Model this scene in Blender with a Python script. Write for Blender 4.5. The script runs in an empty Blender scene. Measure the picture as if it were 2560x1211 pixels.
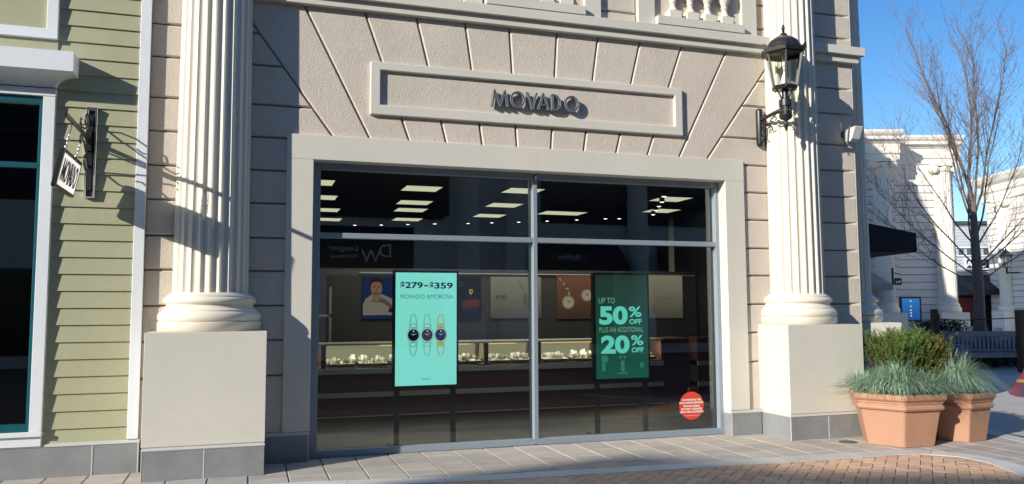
import bpy, bmesh, math, random
from mathutils import Vector, Matrix
R = math.radians
rnd = random.Random(7)
sc = bpy.context.scene
C = sc.collection

# ------------------------------------------------------------------ camera
PITCH, YAW, ROLL, FPX = 4.7196, 18.0634, -0.2423, 2030.1
a, b, c = R(PITCH), R(YAW), R(ROLL)
fw = Vector((math.sin(b)*math.cos(a), math.cos(b)*math.cos(a), math.sin(a)))
rt = Vector((math.cos(b), -math.sin(b), 0)); up = rt.cross(fw)
r2 = math.cos(c)*rt + math.sin(c)*up; u2 = -math.sin(c)*rt + math.cos(c)*up
cam_d = bpy.data.cameras.new('camera'); cam = bpy.data.objects.new('camera', cam_d); C.objects.link(cam)
cam.matrix_world = Matrix(((r2.x, u2.x, -fw.x, 0), (r2.y, u2.y, -fw.y, 0), (r2.z, u2.z, -fw.z, 1.6), (0, 0, 0, 1)))
cam_d.sensor_fit = 'HORIZONTAL'; cam_d.sensor_width = 36; cam_d.lens = 36*FPX/2560
cam_d.clip_start = 0.1; cam_d.clip_end = 2000
sc.camera = cam

# ------------------------------------------------------------------ light
SUN = Vector((2.0, 1.0, -0.86)).normalized()           # direction the light travels
el = math.asin(-SUN.z); az = math.atan2(-SUN.x, -SUN.y)
w = bpy.data.worlds.new('World'); sc.world = w; w.use_nodes = True
nt = w.node_tree; nt.nodes.clear()
sky = nt.nodes.new('ShaderNodeTexSky'); sky.sky_type = 'NISHITA'; sky.sun_disc = False
sky.sun_elevation = el; sky.sun_rotation = az % (2*math.pi)
sky.air_density = 1.0; sky.dust_density = 0.3; sky.ozone_density = 3.0
bg = nt.nodes.new('ShaderNodeBackground'); bg.inputs['Strength'].default_value = 0.12
wo = nt.nodes.new('ShaderNodeOutputWorld')
hs = nt.nodes.new('ShaderNodeHueSaturation'); hs.inputs['Saturation'].default_value = 1.27; hs.inputs['Hue'].default_value = .505; nt.links.new(sky.outputs[0], hs.inputs['Color']); nt.links.new(hs.outputs[0], bg.inputs['Color']); nt.links.new(bg.outputs[0], wo.inputs['Surface'])
sd = bpy.data.lights.new('sun', 'SUN'); sd.energy = 4.6; sd.angle = R(0.5); sd.color = (1.0, 0.93, 0.82)
so = bpy.data.objects.new('sun', sd); C.objects.link(so)
so.rotation_euler = SUN.to_track_quat('-Z', 'Y').to_euler(); so.location = (-20, -10, 20)
sc.view_settings.view_transform = 'Standard'; sc.view_settings.look = 'None'
sc.view_settings.exposure = 0.40; sc.view_settings.gamma = 1.0
sc.cycles.use_denoising = True
sc.cycles.max_bounces = 8; sc.cycles.transparent_max_bounces = 16
sc.cycles.sample_clamp_indirect = 6.0

# ------------------------------------------------------------------ materials
MATS = {}
def mat(name, col, rough=0.7, metal=0.0, spec=0.5, var=0.0, vscale=3.0, bump=0.0, bscale=40.0, emit=None, estr=1.0,
        bdetail=4.0, speck=0.0, dirt=0.0, col2=None, attr=False):
    if name in MATS: return MATS[name]
    m = bpy.data.materials.new(name); m.use_nodes = True; MATS[name] = m
    t = m.node_tree; N = t.nodes; L = t.links
    p = N['Principled BSDF']
    p.inputs['Base Color'].default_value = (*col, 1); p.inputs['Roughness'].default_value = rough
    p.inputs['Metallic'].default_value = metal; p.inputs['Specular IOR Level'].default_value = spec
    tc = N.new('ShaderNodeTexCoord')
    cur = None
    def rgb(cc):
        n = N.new('ShaderNodeRGB'); n.outputs[0].default_value = (*cc, 1); return n.outputs[0]
    if var or dirt or speck or col2 or attr: cur = rgb(col)
    if attr:
        at = N.new('ShaderNodeAttribute'); at.attribute_name = 'tint'
        mx = N.new('ShaderNodeMix'); mx.data_type = 'RGBA'; mx.blend_type = 'MULTIPLY'; mx.inputs[0].default_value = 1
        L.new(cur, mx.inputs[6]); L.new(at.outputs['Color'], mx.inputs[7]); cur = mx.outputs[2]
    if col2:
        nz = N.new('ShaderNodeTexNoise'); nz.inputs['Scale'].default_value = vscale; nz.inputs['Detail'].default_value = 6
        L.new(tc.outputs['Object'], nz.inputs['Vector'])
        mr = N.new('ShaderNodeMapRange'); mr.inputs[1].default_value = .38; mr.inputs[2].default_value = .62
        L.new(nz.outputs['Fac'], mr.inputs[0])
        mx = N.new('ShaderNodeMix'); mx.data_type = 'RGBA'; L.new(mr.outputs[0], mx.inputs[0])
        L.new(cur, mx.inputs[6]); mx.inputs[7].default_value = (*col2, 1); cur = mx.outputs[2]
    if var:
        for sca, amt in ((vscale, var), (vscale*9, var*.6)):
            nz = N.new('ShaderNodeTexNoise'); nz.inputs['Scale'].default_value = sca; nz.inputs['Detail'].default_value = 5
            L.new(tc.outputs['Object'], nz.inputs['Vector'])
            mr = N.new('ShaderNodeMapRange'); mr.inputs[1].default_value = .25; mr.inputs[2].default_value = .75
            mr.inputs[3].default_value = 1-amt; mr.inputs[4].default_value = 1+amt
            L.new(nz.outputs['Fac'], mr.inputs[0])
            mx = N.new('ShaderNodeMix'); mx.data_type = 'RGBA'; mx.blend_type = 'MULTIPLY'; mx.inputs[0].default_value = 1
            L.new(cur, mx.inputs[6]); L.new(mr.outputs[0], mx.inputs[7]); cur = mx.outputs[2]
    if dirt:
        nz = N.new('ShaderNodeTexNoise'); nz.inputs['Scale'].default_value = 1.3; nz.inputs['Detail'].default_value = 8
        nz.inputs['Roughness'].default_value = .7
        L.new(tc.outputs['Object'], nz.inputs['Vector'])
        mr = N.new('ShaderNodeMapRange'); mr.inputs[1].default_value = .5; mr.inputs[2].default_value = .75
        mr.inputs[3].default_value = 0; mr.inputs[4].default_value = dirt
        L.new(nz.outputs['Fac'], mr.inputs[0])
        mx = N.new('ShaderNodeMix'); mx.data_type = 'RGBA'; L.new(mr.outputs[0], mx.inputs[0])
        L.new(cur, mx.inputs[6]); mx.inputs[7].default_value = (col[0]*.45, col[1]*.42, col[2]*.36, 1); cur = mx.outputs[2]
    if speck:
        vo = N.new('ShaderNodeTexVoronoi'); vo.inputs['Scale'].default_value = 55
        L.new(tc.outputs['Object'], vo.inputs['Vector'])
        mr = N.new('ShaderNodeMapRange'); mr.inputs[1].default_value = .1; mr.inputs[2].default_value = .16
        mr.inputs[3].default_value = speck; mr.inputs[4].default_value = 0
        L.new(vo.outputs['Distance'], mr.inputs[0])
        mx = N.new('ShaderNodeMix'); mx.data_type = 'RGBA'; L.new(mr.outputs[0], mx.inputs[0]); L.new(cur, mx.inputs[6])
        L.new(vo.outputs['Color'], mx.inputs[7]); cur = mx.outputs[2]
    if cur is not None: L.new(cur, p.inputs['Base Color'])
    if bump:
        nz = N.new('ShaderNodeTexNoise'); nz.inputs['Scale'].default_value = bscale; nz.inputs['Detail'].default_value = bdetail
        L.new(tc.outputs['Object'], nz.inputs['Vector'])
        bp = N.new('ShaderNodeBump'); bp.inputs['Strength'].default_value = 1.0; bp.inputs['Distance'].default_value = bump
        L.new(nz.outputs['Fac'], bp.inputs['Height']); L.new(bp.outputs[0], p.inputs['Normal'])
    if emit:
        p.inputs['Emission Color'].default_value = (*emit, 1); p.inputs['Emission Strength'].default_value = estr
    return m

TRIM = mat('cream_trim', (.62, .598, .528), .6, var=.03, vscale=1.2, dirt=.10, bump=.0006, bscale=30, spec=.35)
COLM = mat('cream_column', (.74, .69, .58), .45, var=.02, vscale=1.0, spec=.4)
# stucco with worm-like trowel marks
STUC = mat('textured_stucco', (.60, .538, .462), .85, var=.06, vscale=1.1, dirt=.16, spec=.2)
def stucco_bump(m):
    t = m.node_tree; N = t.nodes; L = t.links; p = N['Principled BSDF']; tc = N.new('ShaderNodeTexCoord')
    n1 = N.new('ShaderNodeTexNoise'); n1.inputs['Scale'].default_value = 30; n1.inputs['Detail'].default_value = 3; n1.inputs['Distortion'].default_value = 1.8
    L.new(tc.outputs['Object'], n1.inputs['Vector'])
    n2 = N.new('ShaderNodeTexNoise'); n2.inputs['Scale'].default_value = 75; n2.inputs['Detail'].default_value = 3
    L.new(tc.outputs['Object'], n2.inputs['Vector'])
    ad = N.new('ShaderNodeMath'); ad.operation = 'MULTIPLY_ADD'; ad.inputs[1].default_value = .45
    L.new(n2.outputs['Fac'], ad.inputs[0]); L.new(n1.outputs['Fac'], ad.inputs[2])
    bp = N.new('ShaderNodeBump'); bp.inputs['Distance'].default_value = .0060; L.new(ad.outputs[0], bp.inputs['Height'])
    L.new(bp.outputs[0], p.inputs['Normal'])
stucco_bump(STUC)
STGR = mat('stucco_joint', (.27, .22, .155), .9, spec=.1)  # joint tone darkened further to carry the shade inside the grooves
GRAN = mat('granite_plinth', (.232, .243, .252), .55, var=.10, vscale=5, speck=.22, dirt=.35, spec=.3)
GRTR = mat('grout_pale', (.55, .55, .53), .8)
METL = mat('window_metal', (.235, .285, .335), .4, metal=.0, spec=.6)
DARKM = mat('black_metal', (.018, .018, .02), .38, spec=.6)
LETR = mat('letter_metal', (.085, .10, .112), .55, metal=.0, spec=.6)
LEDG = mat('letter_edge', (.24, .27, .30), .5, metal=.0)
SIDG = mat('green_siding', (.378, .38, .248), .65, var=.05, vscale=2.5, bump=.0012, bscale=18, spec=.3)
WHTR = mat('white_wood_trim', (.70, .735, .77), .6, var=.03, vscale=2, bump=.001, bscale=30)
TEAL = mat('teal_frame', (.006, .085, .11), .35)
PAVE = mat('paver_grey', (.45, .404, .356), .85, var=.09, vscale=4, dirt=.35, bump=.0015, bscale=60, attr=True)
BAND = mat('granite_band', (.58, .58, .565), .75, var=.05, vscale=5, dirt=.25, bump=.0008, bscale=80, attr=True)
BRIK = mat('clay_brick', (.645, .42, .272), .85, var=.08, vscale=6, dirt=.3, bump=.001, bscale=70, attr=True)
SAND = mat('joint_sand', (.22, .17, .13), .95, var=.1, vscale=20)
SAND2 = mat('joint_grey', (.13, .12, .105), .95, var=.1, vscale=20)
ASPH = mat('pale_paving', (.47, .45, .41), .9, var=.06, vscale=2, dirt=.2, bump=.001, bscale=50)
TERR = mat('terracotta', (.45, .25, .165), .6, var=.05, vscale=3, dirt=.25, spec=.3)
SOIL = mat('soil', (.03, .022, .015), .95)
WOODD = mat('dark_wood', (.14, .06, .042), .35, var=.12, vscale=4)
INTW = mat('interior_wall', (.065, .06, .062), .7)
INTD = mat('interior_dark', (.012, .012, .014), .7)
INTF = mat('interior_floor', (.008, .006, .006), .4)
SILV = mat('satin_trim', (.55, .60, .57), .4)
def emis(name, col, s=1.0): return mat(name, (0, 0, 0), .6, spec=.1, emit=col, estr=s)
def glass(name, tint=(.6, .64, .63), ior=1.5, rough=0.0, boost=1.0):
    m = bpy.data.materials.new(name); m.use_nodes = True; t = m.node_tree; N = t.nodes; L = t.links; N.clear()
    o = N.new('ShaderNodeOutputMaterial'); mx = N.new('ShaderNodeMixShader'); tr = N.new('ShaderNodeBsdfTransparent')
    gl = N.new('ShaderNodeBsdfGlossy'); fr = N.new('ShaderNodeFresnel'); fr.inputs['IOR'].default_value = ior
    ml = N.new('ShaderNodeMath'); ml.operation = 'MULTIPLY'; ml.use_clamp = True; ml.inputs[1].default_value = boost
    tr.inputs['Color'].default_value = (*tint, 1); gl.inputs['Roughness'].default_value = rough
    gl.inputs['Color'].default_value = (.95, 1, 1, 1)
    L.new(fr.outputs[0], ml.inputs[0]); L.new(ml.outputs[0], mx.inputs[0]); L.new(tr.outputs[0], mx.inputs[1]); L.new(gl.outputs[0], mx.inputs[2])
    L.new(mx.outputs[0], o.inputs['Surface']); return m
GLAS = glass('shop_glass', (.74, .78, .76), 1.5, 0, 2.8)
GLAD = glass('dark_glass', (.20, .25, .28), 1.5, 0, 2.6)
GLCL = glass('clear_glass', (.88, .90, .88), 1.45, 0, .55)

# ------------------------------------------------------------------ mesh helpers
class MB:
    def __init__(s): s.v = []; s.f = []; s.sm = []; s.mi = []; s.mats = []; s.col = None
    def mslot(s, m):
        if m is None: return 0
        if m not in s.mats: s.mats.append(m)
        return s.mats.index(m)
    def add(s, vs, fs, m=None, smooth=False):
        k = len(s.v); s.v += [tuple(x) for x in vs]; i = s.mslot(m)
        for f in fs: s.f.append([k+j for j in f]); s.sm.append(smooth); s.mi.append(i)
        return s
    def box(s, x0, x1, y0, y1, z0, z1, m=None, M=None):
        vs = [(x, y, z) for z in (z0, z1) for y in (y0, y1) for x in (x0, x1)]
        if M: vs = [M @ Vector(q) for q in vs]
        fs = [(0, 2, 3, 1), (4, 5, 7, 6), (0, 1, 5, 4), (2, 6, 7, 3), (0, 4, 6, 2), (1, 3, 7, 5)]
        return s.add(vs, fs, m)
    def bbox(s, x0, x1, y0, y1, z0, z1, c=.006, m=None, M=None):
        # box with chamfered edges all round (convex hull of 24 verts built by bmesh)
        bm = bmesh.new(); vs = [bm.verts.new((x, y, z)) for z in (z0, z1) for y in (y0, y1) for x in (x0, x1)]
        for f in [(0, 2, 3, 1), (4, 5, 7, 6), (0, 1, 5, 4), (2, 6, 7, 3), (0, 4, 6, 2), (1, 3, 7, 5)]: bm.faces.new([vs[i] for i in f])
        bmesh.ops.bevel(bm, geom=bm.edges[:], offset=c, segments=1, affect='EDGES')
        return s.addbm(bm, m, M)
    def addbm(s, bm, m=None, M=None, smooth=False):
        bm.verts.index_update()
        vs = [(M @ x.co if M else x.co.copy()) for x in bm.verts]; fs = [[q.index for q in f.verts] for f in bm.faces]
        bm.free(); return s.add(vs, fs, m, smooth)
    def prism(s, poly, d0, d1, axis='y', m=None, M=None):
        # poly: list of 2D points; axis y -> (x,z) extruded over y ; z -> (x,y) over z ; x -> (y,z) over x
        def P(p, d):
            q = {'y': (p[0], d, p[1]), 'z': (p[0], p[1], d), 'x': (d, p[0], p[1])}[axis]
            return M @ Vector(q) if M else q
        n = len(poly); vs = [P(p, d0) for p in poly]+[P(p, d1) for p in poly]
        fs = [list(range(n)), list(range(2*n-1, n-1, -1))]+[(i, n+i, n+(i+1) % n, (i+1) % n) for i in range(n)]
        return s.add(vs, fs, m)
    def flat(s, poly, y, m=None):      # polygon in the x-z plane facing -y
        return s.add([(p[0], y, p[1]) for p in poly], [list(range(len(poly)))], m)
    def lathe(s, prof, n=32, cx=0, cy=0, m=None, M=None, smooth=True, caps=True, a0=0.0):
        rings = []; segs = []
        for k, p in enumerate(prof):
            if smooth and 0 < k < len(prof)-1:
                d1 = Vector((p[0]-prof[k-1][0], p[1]-prof[k-1][1])); d2 = Vector((prof[k+1][0]-p[0], prof[k+1][1]-p[1]))
                if d1.length > 1e-7 and d2.length > 1e-7 and d1.angle(d2) > R(38): rings.append((p, True)); rings.append((p, False)); continue
            rings.append((p, False))
        vs = []; fs = []
        for (r, z), _ in rings:
            for i in range(n):
                t = a0+2*math.pi*i/n; q = Vector((cx+r*math.cos(t), cy+r*math.sin(t), z)); vs.append(M @ q if M else q)
        for j in range(len(rings)-1):
            if rings[j][1]: continue
            for i in range(n): fs.append((j*n+i, j*n+(i+1) % n, (j+1)*n+(i+1) % n, (j+1)*n+i))
        s.add(vs, fs, m, smooth)
        if caps:
            k = len(s.v)-len(vs); i0 = s.mslot(m)
            s.f.append([k+i for i in range(n-1, -1, -1)]); s.sm.append(False); s.mi.append(i0)
            s.f.append([k+(len(rings)-1)*n+i for i in range(n)]); s.sm.append(False); s.mi.append(i0)
        return s
    def tube(s, pts, rad, n=8, m=None, smooth=True):
        pts = [Vector(p) for p in pts]; rs = rad if isinstance(rad, (list, tuple)) else [rad]*len(pts)
        vs = []; fs = []; prev = None
        for i, p in enumerate(pts):
            d = (pts[min(i+1, len(pts)-1)]-pts[max(i-1, 0)]).normalized()
            if prev is None:
                ref = Vector((0, 0, 1)) if abs(d.z) < .9 else Vector((1, 0, 0)); e = d.cross(ref).normalized()
            else: e = (prev-d*prev.dot(d)).normalized()
            prev = e; g = d.cross(e)
            for k in range(n):
                t = 2*math.pi*k/n; vs.append(p+(e*math.cos(t)+g*math.sin(t))*rs[i])
        for i in range(len(pts)-1):
            for k in range(n): fs.append((i*n+k, i*n+(k+1) % n, (i+1)*n+(k+1) % n, (i+1)*n+k))
        fs.append(list(range(n-1, -1, -1))); fs.append([(len(pts)-1)*n+k for k in range(n)])
        return s.add(vs, fs, m, smooth)
    def build(s, name, m=None, parent=None, fix=True, tint=None):
        me = bpy.data.meshes.new(name); me.from_pydata(s.v, [], s.f)
        ms = s.mats if s.mats else [m]
        if m is not None and s.mats and m not in s.mats: pass
        for q in ms: me.materials.append(q)
        me.polygons.foreach_set('use_smooth', s.sm); me.polygons.foreach_set('material_index', s.mi)
        if fix:
            bm = bmesh.new(); bm.from_mesh(me); bmesh.ops.recalc_face_normals(bm, faces=bm.faces); bm.to_mesh(me); bm.free()
        if tint is not None:
            at = me.color_attributes.new('tint', 'FLOAT_COLOR', 'CORNER')
            k = 0
            for p in me.polygons:
                cc = tint[p.index]
                for _ in p.loop_indices: at.data[k].color = (*cc, 1); k += 1
        me.update()
        o = bpy.data.objects.new(name, me); C.objects.link(o)
        if parent: 
            o.parent = parent; o.matrix_parent_inverse = parent_matrix(parent).inverted()
        return o
def parent_matrix(p):
    mt = Matrix.LocRotScale(p.location, p.rotation_euler, p.scale)
    if p.parent: mt = parent_matrix(p.parent) @ p.matrix_parent_inverse @ mt
    return mt
def empty(name, loc, label=None, cat=None, group=None, rz=0):
    o = bpy.data.objects.new(name, None); C.objects.link(o); o.location = loc; o.rotation_euler = (0, 0, rz)
    o.empty_display_size = .1
    if label: tag(o, label, cat, group)
    return o
def tag(o, label, cat, group=None, kind=None):
    if label: o['label'] = label
    if cat: o['category'] = cat
    if group: o['group'] = group
    if kind: o['kind'] = kind
    return o
def struct(o, label=None, cat=None):
    o['kind'] = 'structure'
    if label: o['label'] = label; o['category'] = cat
    return o
def text_mesh(body, size, extrude=0.001, offset=0.0, align='LEFT', sx=1.0, shear=0.0, space=1.0):
    cu = bpy.data.curves.new('t', 'FONT'); cu.body = body; cu.size = size; cu.extrude = extrude; cu.offset = offset
    cu.align_x = align; cu.shear = shear; cu.space_character = space; cu.resolution_u = 4
    o = bpy.data.objects.new('t', cu); C.objects.link(o)
    dg = bpy.context.evaluated_depsgraph_get(); me = bpy.data.meshes.new_from_object(o.evaluated_get(dg))
    vs = [(v.co.x*sx, v.co.y, v.co.z) for v in me.vertices]; fs = [list(p.vertices) for p in me.polygons]
    bpy.data.objects.remove(o); bpy.data.curves.remove(cu); bpy.data.meshes.remove(me)
    return vs, fs
def put_text(mb, body, size, x, z, y, m, extrude=.001, offset=0.0, align='LEFT', sx=1.0, mirror=False, M=None, space=1.0):
    vs, fs = text_mesh(body, size, extrude, offset, align, sx, space=space)
    q = []
    for vx, vy, vz in vs:
        p = (x+(-vx if mirror else vx), y-vz, z+vy); q.append(M @ Vector(p) if M else p)
    mb.add(q, fs, m)
def put_fit(mb, body, x0, x1, z0, z1, y, m, offset=0.0, space=1.0):
    vs, fs = text_mesh(body, 1.0, .0004, offset, 'LEFT', space=space)
    a0 = min(v[0] for v in vs); a1 = max(v[0] for v in vs); b0 = min(v[1] for v in vs); b1 = max(v[1] for v in vs)
    mb.add([(x0+(v[0]-a0)/(a1-a0)*(x1-x0), y-v[2]*.5, z0+(v[1]-b0)/(b1-b0)*(z1-z0)) for v in vs], fs, m)
def curve_poly(loops, extrude, bevel=0.0):
    cu = bpy.data.curves.new('c', 'CURVE'); cu.dimensions = '2D'; cu.fill_mode = 'BOTH'; cu.extrude = extrude; cu.bevel_depth = bevel; cu.bevel_resolution = 0
    for lp in loops:
        sp = cu.splines.new('POLY'); sp.points.add(len(lp)-1)
        for i, p in enumerate(lp): sp.points[i].co = (p[0], p[1], 0, 1)
        sp.use_cyclic_u = True
    o = bpy.data.objects.new('c', cu); C.objects.link(o)
    dg = bpy.context.evaluated_depsgraph_get(); me = bpy.data.meshes.new_from_object(o.evaluated_get(dg))
    vs = [tuple(v.co) for v in me.vertices]; fs = [list(p.vertices) for p in me.polygons]
    bpy.data.objects.remove(o); bpy.data.curves.remove(cu); bpy.data.meshes.remove(me)
    return vs, fs
def inset(poly, d):
    # convex polygon inset (any winding)
    n = len(poly); ar = sum(poly[i][0]*poly[(i+1) % n][1]-poly[(i+1) % n][0]*poly[i][1] for i in range(n))
    if ar < 0: poly = poly[::-1]
    out = []
    for i in range(n):
        p0, p1, p2 = Vector(poly[i-1]), Vector(poly[i]), Vector(poly[(i+1) % n])
        d1 = (p1-p0).normalized(); d2 = (p2-p1).normalized(); n1 = Vector((-d1.y, d1.x)); n2 = Vector((-d2.y, d2.x))
        k = (n1+n2); k = k/max(1e-6, k.dot(n1)) ; out.append(tuple(p1+k*d))
    return out
def clip(poly, ax, ay, cc):           # keep ax*x+ay*y<=cc
    out = []
    n = len(poly)
    for i in range(n):
        p, q = poly[i], poly[(i+1) % n]; fp = ax*p[0]+ay*p[1]-cc; fq = ax*q[0]+ay*q[1]-cc
        if fp <= 0: out.append(p)
        if fp*fq < 0:
            t = fp/(fp-fq); out.append((p[0]+(q[0]-p[0])*t, p[1]+(q[1]-p[1])*t))
    res = []
    for p in out:
        if not res or (abs(p[0]-res[-1][0])+abs(p[1]-res[-1][1])) > 1e-4: res.append(p)
    if len(res) > 1 and (abs(res[0][0]-res[-1][0])+abs(res[0][1]-res[-1][1])) < 1e-4: res.pop()
    return res
def ngon(cx, cz, r, n=24, rz=None, a0=0): return [(cx+r*math.cos(a0+2*math.pi*i/n), cz+(rz or r)*math.sin(a0+2*math.pi*i/n)) for i in range(n)]

# ------------------------------------------------------------------ the storefront building
Y0 = 9.03; YP = 8.991; YW = 9.16; YQ = 8.424
SUR_L, SUR_R, IN_L, IN_R, ZT, ZTI, ZP = .380, 6.102, .663, 5.822, 3.510, 3.236, .316
WX0, WX1 = -1.03, 7.915
shop = empty('storefront_building', (3.23, 9.1, 0), 'cream stucco and stone shop front between two fluted half columns, with the large display window', 'building')

wall = MB()
def block(poly, y_front=Y0, gap=.0075, ch=.015, depth=.045):
    if len(poly) < 3: return
    p1 = inset(poly, gap); p2 = inset(p1, ch)
    n = len(p1); vs = [(q[0], y_front+depth, q[1]) for q in p1]+[(q[0], y_front+ch, q[1]) for q in p1]+[(q[0], y_front, q[1]) for q in p2]
    fs = [(i, (i+1) % n, n+(i+1) % n, n+i) for i in range(n)]+[(n+i, n+(i+1) % n, 2*n+(i+1) % n, 2*n+i) for i in range(n)]+[list(range(2*n, 3*n))]
    wall.add(vs, fs, STUC)
def rect(x0, x1, z0, z1): return [(x0, z0), (x1, z0), (x1, z1), (x0, z1)]
ZJ = [ZP-.02, .912, 1.283, 1.648, 2.016, 2.37, 2.742, 3.10, 3.46, 3.815, 4.25, 4.60, 4.985]
GB = [.216, .642, 1.075, 1.506, 1.954, 2.36]; GT = [.302, .844, 1.417, 2.003, 2.657, 3.38]; XC = 3.23
zb, zt = 3.47, 4.985
def gx(i, z): return GB[i]+(GT[i]-GB[i])*(z-3.51)/(4.9-3.51)
glines = [(-1, i) for i in range(5, -1, -1)]+[(1, i) for i in range(6)]
for k in range(len(glines)-1):
    s0, i0 = glines[k]; s1, i1 = glines[k+1]
    block([(XC+s0*gx(i0, zb), zb), (XC+s1*gx(i1, zb), zb), (XC+s1*gx(i1, zt), zt), (XC+s0*gx(i0, zt), zt)])
for j in range(len(ZJ)-1):
    z0, z1 = ZJ[j], ZJ[j+1]
    if z1 <= 3.465:
        block(rect(WX0, .47, z0, z1)); block(rect(6.045, WX1, z0, z1))
    else:
        # limited by the outer fan joints   x = XC -/+ gx(5,z)
        kk = (GT[5]-GB[5])/(4.9-3.51)
        for sgn in (-1, 1):
            base = rect(WX0, XC-1.5, z0, z1) if sgn < 0 else rect(XC+1.5, WX1, z0, z1)
            # sgn<0 keep x <= XC-gx -> x + kk*z <= XC-GB5+kk*3.51
            if sgn < 0: pl = clip(base, 1, kk, XC-GB[5]+kk*3.51)
            else: pl = clip(base, -1, kk, -XC-GB[5]+kk*3.51)
            block(pl)
# upper storey courses above the cornice
ZU = [5.16, 5.315, 5.64, 5.97, 6.30, 6.63, 6.96]
NICH = [(2.35, 4.10), (4.61, 6.352)]
for j in range(len(ZU)-1):
    z0, z1 = ZU[j], ZU[j+1]
    for x0, x1 in ((WX0, 2.35), (4.10, 4.612), (6.353, WX1)):
        block(rect(x0, x1, z0, z1))
def gx_at(sgn, z): return XC+sgn*gx(5, z)
# backing of the wall, with the display window left open, and the wall body above
B = wall
yb0, yb1 = Y0+.040, 9.30
B.box(WX0, .55, yb0, yb1, 0, 3.40, STGR); B.box(5.95, WX1, yb0, yb1, 0, 3.40, STGR)
B.box(WX0, WX1, yb0, yb1, 3.40, 7.0, STGR)
B.box(WX0, WX1, Y0+.01, yb1, 7.0, 9.4, STUC)
B.box(SUR_L+.55, SUR_R-.55, 8.9905, 9.02, 3.86, 4.33, STUC) if False else None
# smooth panels inside the two balustrade niches
B.box(2.57, 3.90, Y0-.0, Y0+.03, 5.165, 6.9, STUC); B.box(4.83, 6.14, Y0, Y0+.03, 5.165, 6.9, STUC)
# plain textured field inside the sign frame
B.box(1.33, 5.16, Y0-.004, Y0+.02, 3.85, 4.34, STUC)
wall.build('wall', None, shop)

# surround of the display window
s_ = MB()
s_.bbox(SUR_L, SUR_R, YP, 9.25, ZTI, ZT, .004, TRIM)
s_.bbox(SUR_L, IN_L, YP, 9.25, ZP, ZTI-.0005, .004, TRIM); s_.bbox(IN_R, SUR_R, YP, 9.25, ZP, ZTI-.0005, .004, TRIM)
s_.build('window_surround', TRIM, shop)
j_ = MB()
for xx, z0, z1 in ((3.235, ZTI+.004, ZT-.004), ):
    j_.box(xx-.003, xx+.003, YP-.0012, YP+.004, z0, z1, GRTR)
j_.build('panel_seam', GRTR, shop)

# granite plinth, with pale top rail and joints
BAND2 = mat('plinth_cap', (.50, .50, .485), .7, var=.04)
def plinth(x0, x1, yf, yb, joints=(), side=True):
    pl = MB()
    pl.box(x0+.004, x1-.004, yf+.006, yb, -.02, ZP-.036, GRAN)
    pl.prism([(yf+.022, ZP), (yf+.006, ZP-.006), (yf+.001, ZP-.034), (yf+.007, ZP-.040), (yb, ZP-.040), (yb, ZP)], x0, x1, 'x', BAND2)
    for j in joints: pl.box(j-.005, j+.005, yf+.002, yf+.01, 0, ZP-.04, GRTR)
    pl.build('plinth', GRAN, shop)
plinth(.20, IN_L, YP-.002, 9.25, (IN_L-.012,)); plinth(IN_R, 6.275, YP-.002, 9.25, (IN_R+.012,)); plinth(7.40, WX1+.01, YP, 9.25)

# sign frame
SL, SR, SB, ST = 1.268, 5.219, 3.781, 4.388; SLi, SRi, SBi, STi = 1.380, 5.110, 3.897, 4.294
fr = MB(); yf = Y0-.052; c_ = .010
def frame_ring(mb, o, i, yf, yb, m, ch=.008):
    (x0, x1, z0, z1), (a0, a1, b0, b1) = o, i
    rings = [((x0, x1, z0, z1), yb), ((x0, x1, z0, z1), yf+ch), ((x0+ch, x1-ch, z0+ch, z1-ch), yf), ((a0-ch, a1+ch, b0-ch, b1+ch), yf), ((a0, a1, b0, b1), yf+ch), ((a0, a1, b0, b1), yb)]
    vs = []; fs = []
    for (p0, p1, q0, q1), y in rings: vs += [(p0, y, q0), (p1, y, q0), (p1, y, q1), (p0, y, q1)]
    for k in range(len(rings)-1):
        for e in range(4): fs.append((k*4+e, k*4+(e+1) % 4, (k+1)*4+(e+1) % 4, (k+1)*4+e))
    mb.add(vs, fs, m)
frame_ring(fr, (SL, SR, SB, ST), (SLi, SRi, SBi, STi), yf, Y0+.02, TRIM)
fr.build('sign_frame', TRIM, shop)

# cornice: two fascias across the front, running between and past the columns
co = MB()
for x0, x1 in ((WX0-.0, WX1+.06),):
    co.bbox(x0, x1, 8.957, Y0+.05, 4.962, 5.056, .003, TRIM)
    co.bbox(x0, x1+.07, 8.902, Y0+.05, 5.058, 5.172, .003, TRIM)
co.build('cornice', TRIM, shop)

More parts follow.
